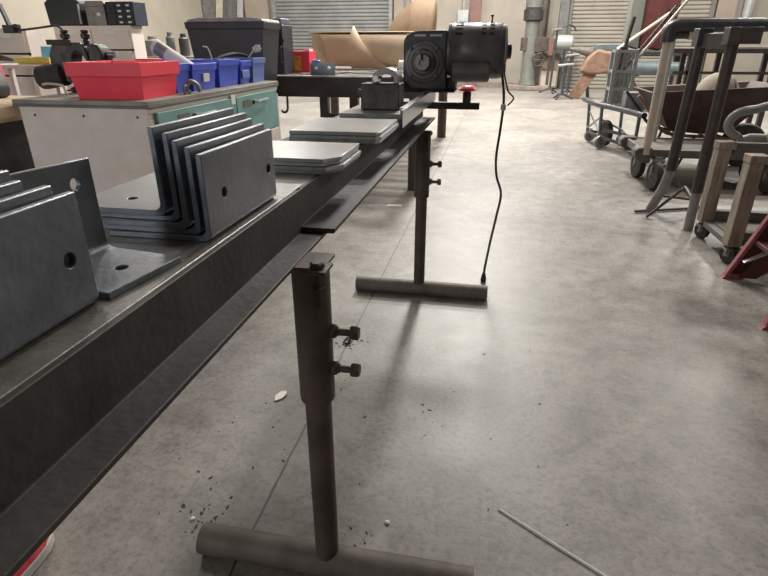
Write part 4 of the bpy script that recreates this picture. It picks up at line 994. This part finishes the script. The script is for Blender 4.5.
for z in (.35,.75,1.08): obj('rung', add_cyl(BM(), (-.10,0,z), (.10,0,z), .028, 10), 'greyblue', fr)

# ------------------------------------------------------------------ floor bits
sn = thing('sneaker', 'red canvas shoe with grey rubber rim on the floor under the near table end', 'shoe', (-1.070,.705,0), math.radians(10))
def shoe_outline(k=1.0):
    return [(x*k, y*k) for x, y in ((-.038,-.14),(.0,-.155),(.036,-.14),(.040,-.07),(.038,.0),(.048,.06),(.050,.10),(.040,.135),(.016,.155),(-.014,.155),(-.036,.135),(-.046,.10),(-.044,.05),(-.036,-.02),(-.040,-.08))]
bm = add_prism(BM(), shoe_outline(), (0,0,0), (0,0,.032), (1,0,0), (0,1,0)); obj('sole', bm, 'solegrey', sn, bevel=.006, seg=3)
bm = BM(); prev = None
lv_ = [(0.94,.031,0),(.93,.05,0),(.86,.068,-.004),(.72,.082,-.012),(.5,.092,-.03),(.25,.098,-.05)]
for k, z, sy in lv_:
    r_ = [bm.verts.new((x, y+sy, z)) for x, y in shoe_outline(k)]
    if prev:
        for j in range(len(r_)): bm.faces.new((prev[j], prev[(j+1)%len(r_)], r_[(j+1)%len(r_)], r_[j]))
    prev = r_
bm.faces.new(prev); obj('upper', bm, 'redfabric', sn)
lf = tag(obj('metal_scrap', add_prism(BM(), [(-.035,-.004),(-.01,-.017),(.02,-.016),(.036,-.002),(.018,.013),(-.012,.012)], (0,0,.001), (0,0,.004), (.35,.9,.05), (-.9,.35,.1)), 'silver', loc=(-.703,1.568,.003)), 'silver leaf-shaped scrap on the floor left of the near pipe leg', 'scrap')
gc_ = 'small white chips on the floor'
for x, y, r, l in ((-.733,.981,.006,'white chip on the floor by the left end of the near foot pipe'), (-.201,1.071,.007,'white chip on the floor right of the near pipe leg')):
    tag(obj('white_chip', add_lathe(BM(), [(r,0),(r*1.1,r*.5),(r*.6,r),(0,r*1.05)], 10), 'white', loc=(x,y,.0005)), l, 'chip', gc_)
wr_ = tag(obj('welding_rod', add_tube(BM(), [(0,0,.004),(.10,-.065,.005),(.40,-.255,.004)], .0024, 8), 'white', loc=(.10,1.178,0)), 'thin silver welding rod lying on the open floor', 'rod')
tag(obj('paper_scrap', add_prism(BM(), [(-.06,-.035),(.07,-.02),(.06,.03),(-.05,.025)], (0,0,.001), (0,0,.002), (1,0,0), (0,1,0)), 'whitepaper', loc=(-.75,4.25,0)), 'pale paper scrap on the floor near the big pipe leg', 'scrap')
# sweepings: countless dark crumbs
bm = BM()
def crumbs(cx, cy, s, n):
    for _ in range(n):
        x = random.gauss(cx, s); y = random.gauss(cy, s); r = random.uniform(.001,.0032)
        m = T(x,y,r*.55) @ Matrix.Rotation(random.uniform(0,6), 4, 'Z') @ Matrix.Diagonal((random.uniform(1,3.2),1,.6,1))
        bmesh.ops.create_icosphere(bm, subdivisions=1, radius=r, matrix=m)
for a in ((-.55,1.98,.03,14),(-.50,2.02,.02,8),(-.33,1.0,.04,10),(-.25,1.02,.02,6),(-.72,1.0,.05,22),(-.70,.96,.03,14),(-.45,1.3,.20,12),(-.2,1.7,.25,10),(.3,1.5,.4,8),(-.16,1.6,.03,6),(-.8,1.2,.15,20)): crumbs(*a)
o = obj('sweepings', bm, 'debris'); o['kind'] = 'stuff'; tag(o, 'dark crumbs of metal sweepings scattered on the concrete floor', 'debris')
bm = BM()
for i in range(3): add_tube(bm, smooth_path([(0,.01*i,.003),(.015,.012*i+.01,.016),(.03,.008*i,.004),(.012,-.012,.01)], 4), .0025, 6)
tag(obj('wire_scrap', bm, 'slot', loc=(-.575,1.995,0)), 'curled dark wire scrap on the floor right of the near pipe sleeve', 'scrap')

# ------------------------------------------------------------------ lamps in the ceiling
def area(name, x, y, z, sx, sy, e, col=(1,.965,.91)):
    l = bpy.data.lights.new(name, 'AREA'); l.shape = 'RECTANGLE'; l.size = sx; l.size_y = sy; l.energy = e; l.color = col
    o = bpy.data.objects.new(name, l); C.objects.link(o); o.location = (x,y,z); return o
for x, y, e in ((-4.5,4.5,50),(5.0,4.5,70),(-.3,7.5,200),(-5.5,10,230),(-.3,10.5,560),(5.5,10,300),(-5.5,14,230),(-.3,14,500),(5.5,14,270)):
    area('ceiling_lamp', x, y, ZC-.1, .9, .9, e)
wl = area('near_fill_light', -4.0, YN+.12, 2.1, 1.8, 1.3, 90, (.95,.97,1)); wl.rotation_euler = (PI/2, 0, 0)  # added fill light for camera-facing sides; the wall has no window
w = bpy.data.worlds.new('world'); S.world = w; w.use_nodes = True
w.node_tree.nodes['Background'].inputs[0].default_value = (.8,.85,.9,1); w.node_tree.nodes['Background'].inputs[1].default_value = .15

S.view_settings.view_transform = 'Standard'; S.view_settings.look = 'None'
S.view_settings.gamma = 1.0; S.view_settings.use_curve_mapping = False
S.view_settings.exposure = 0.35
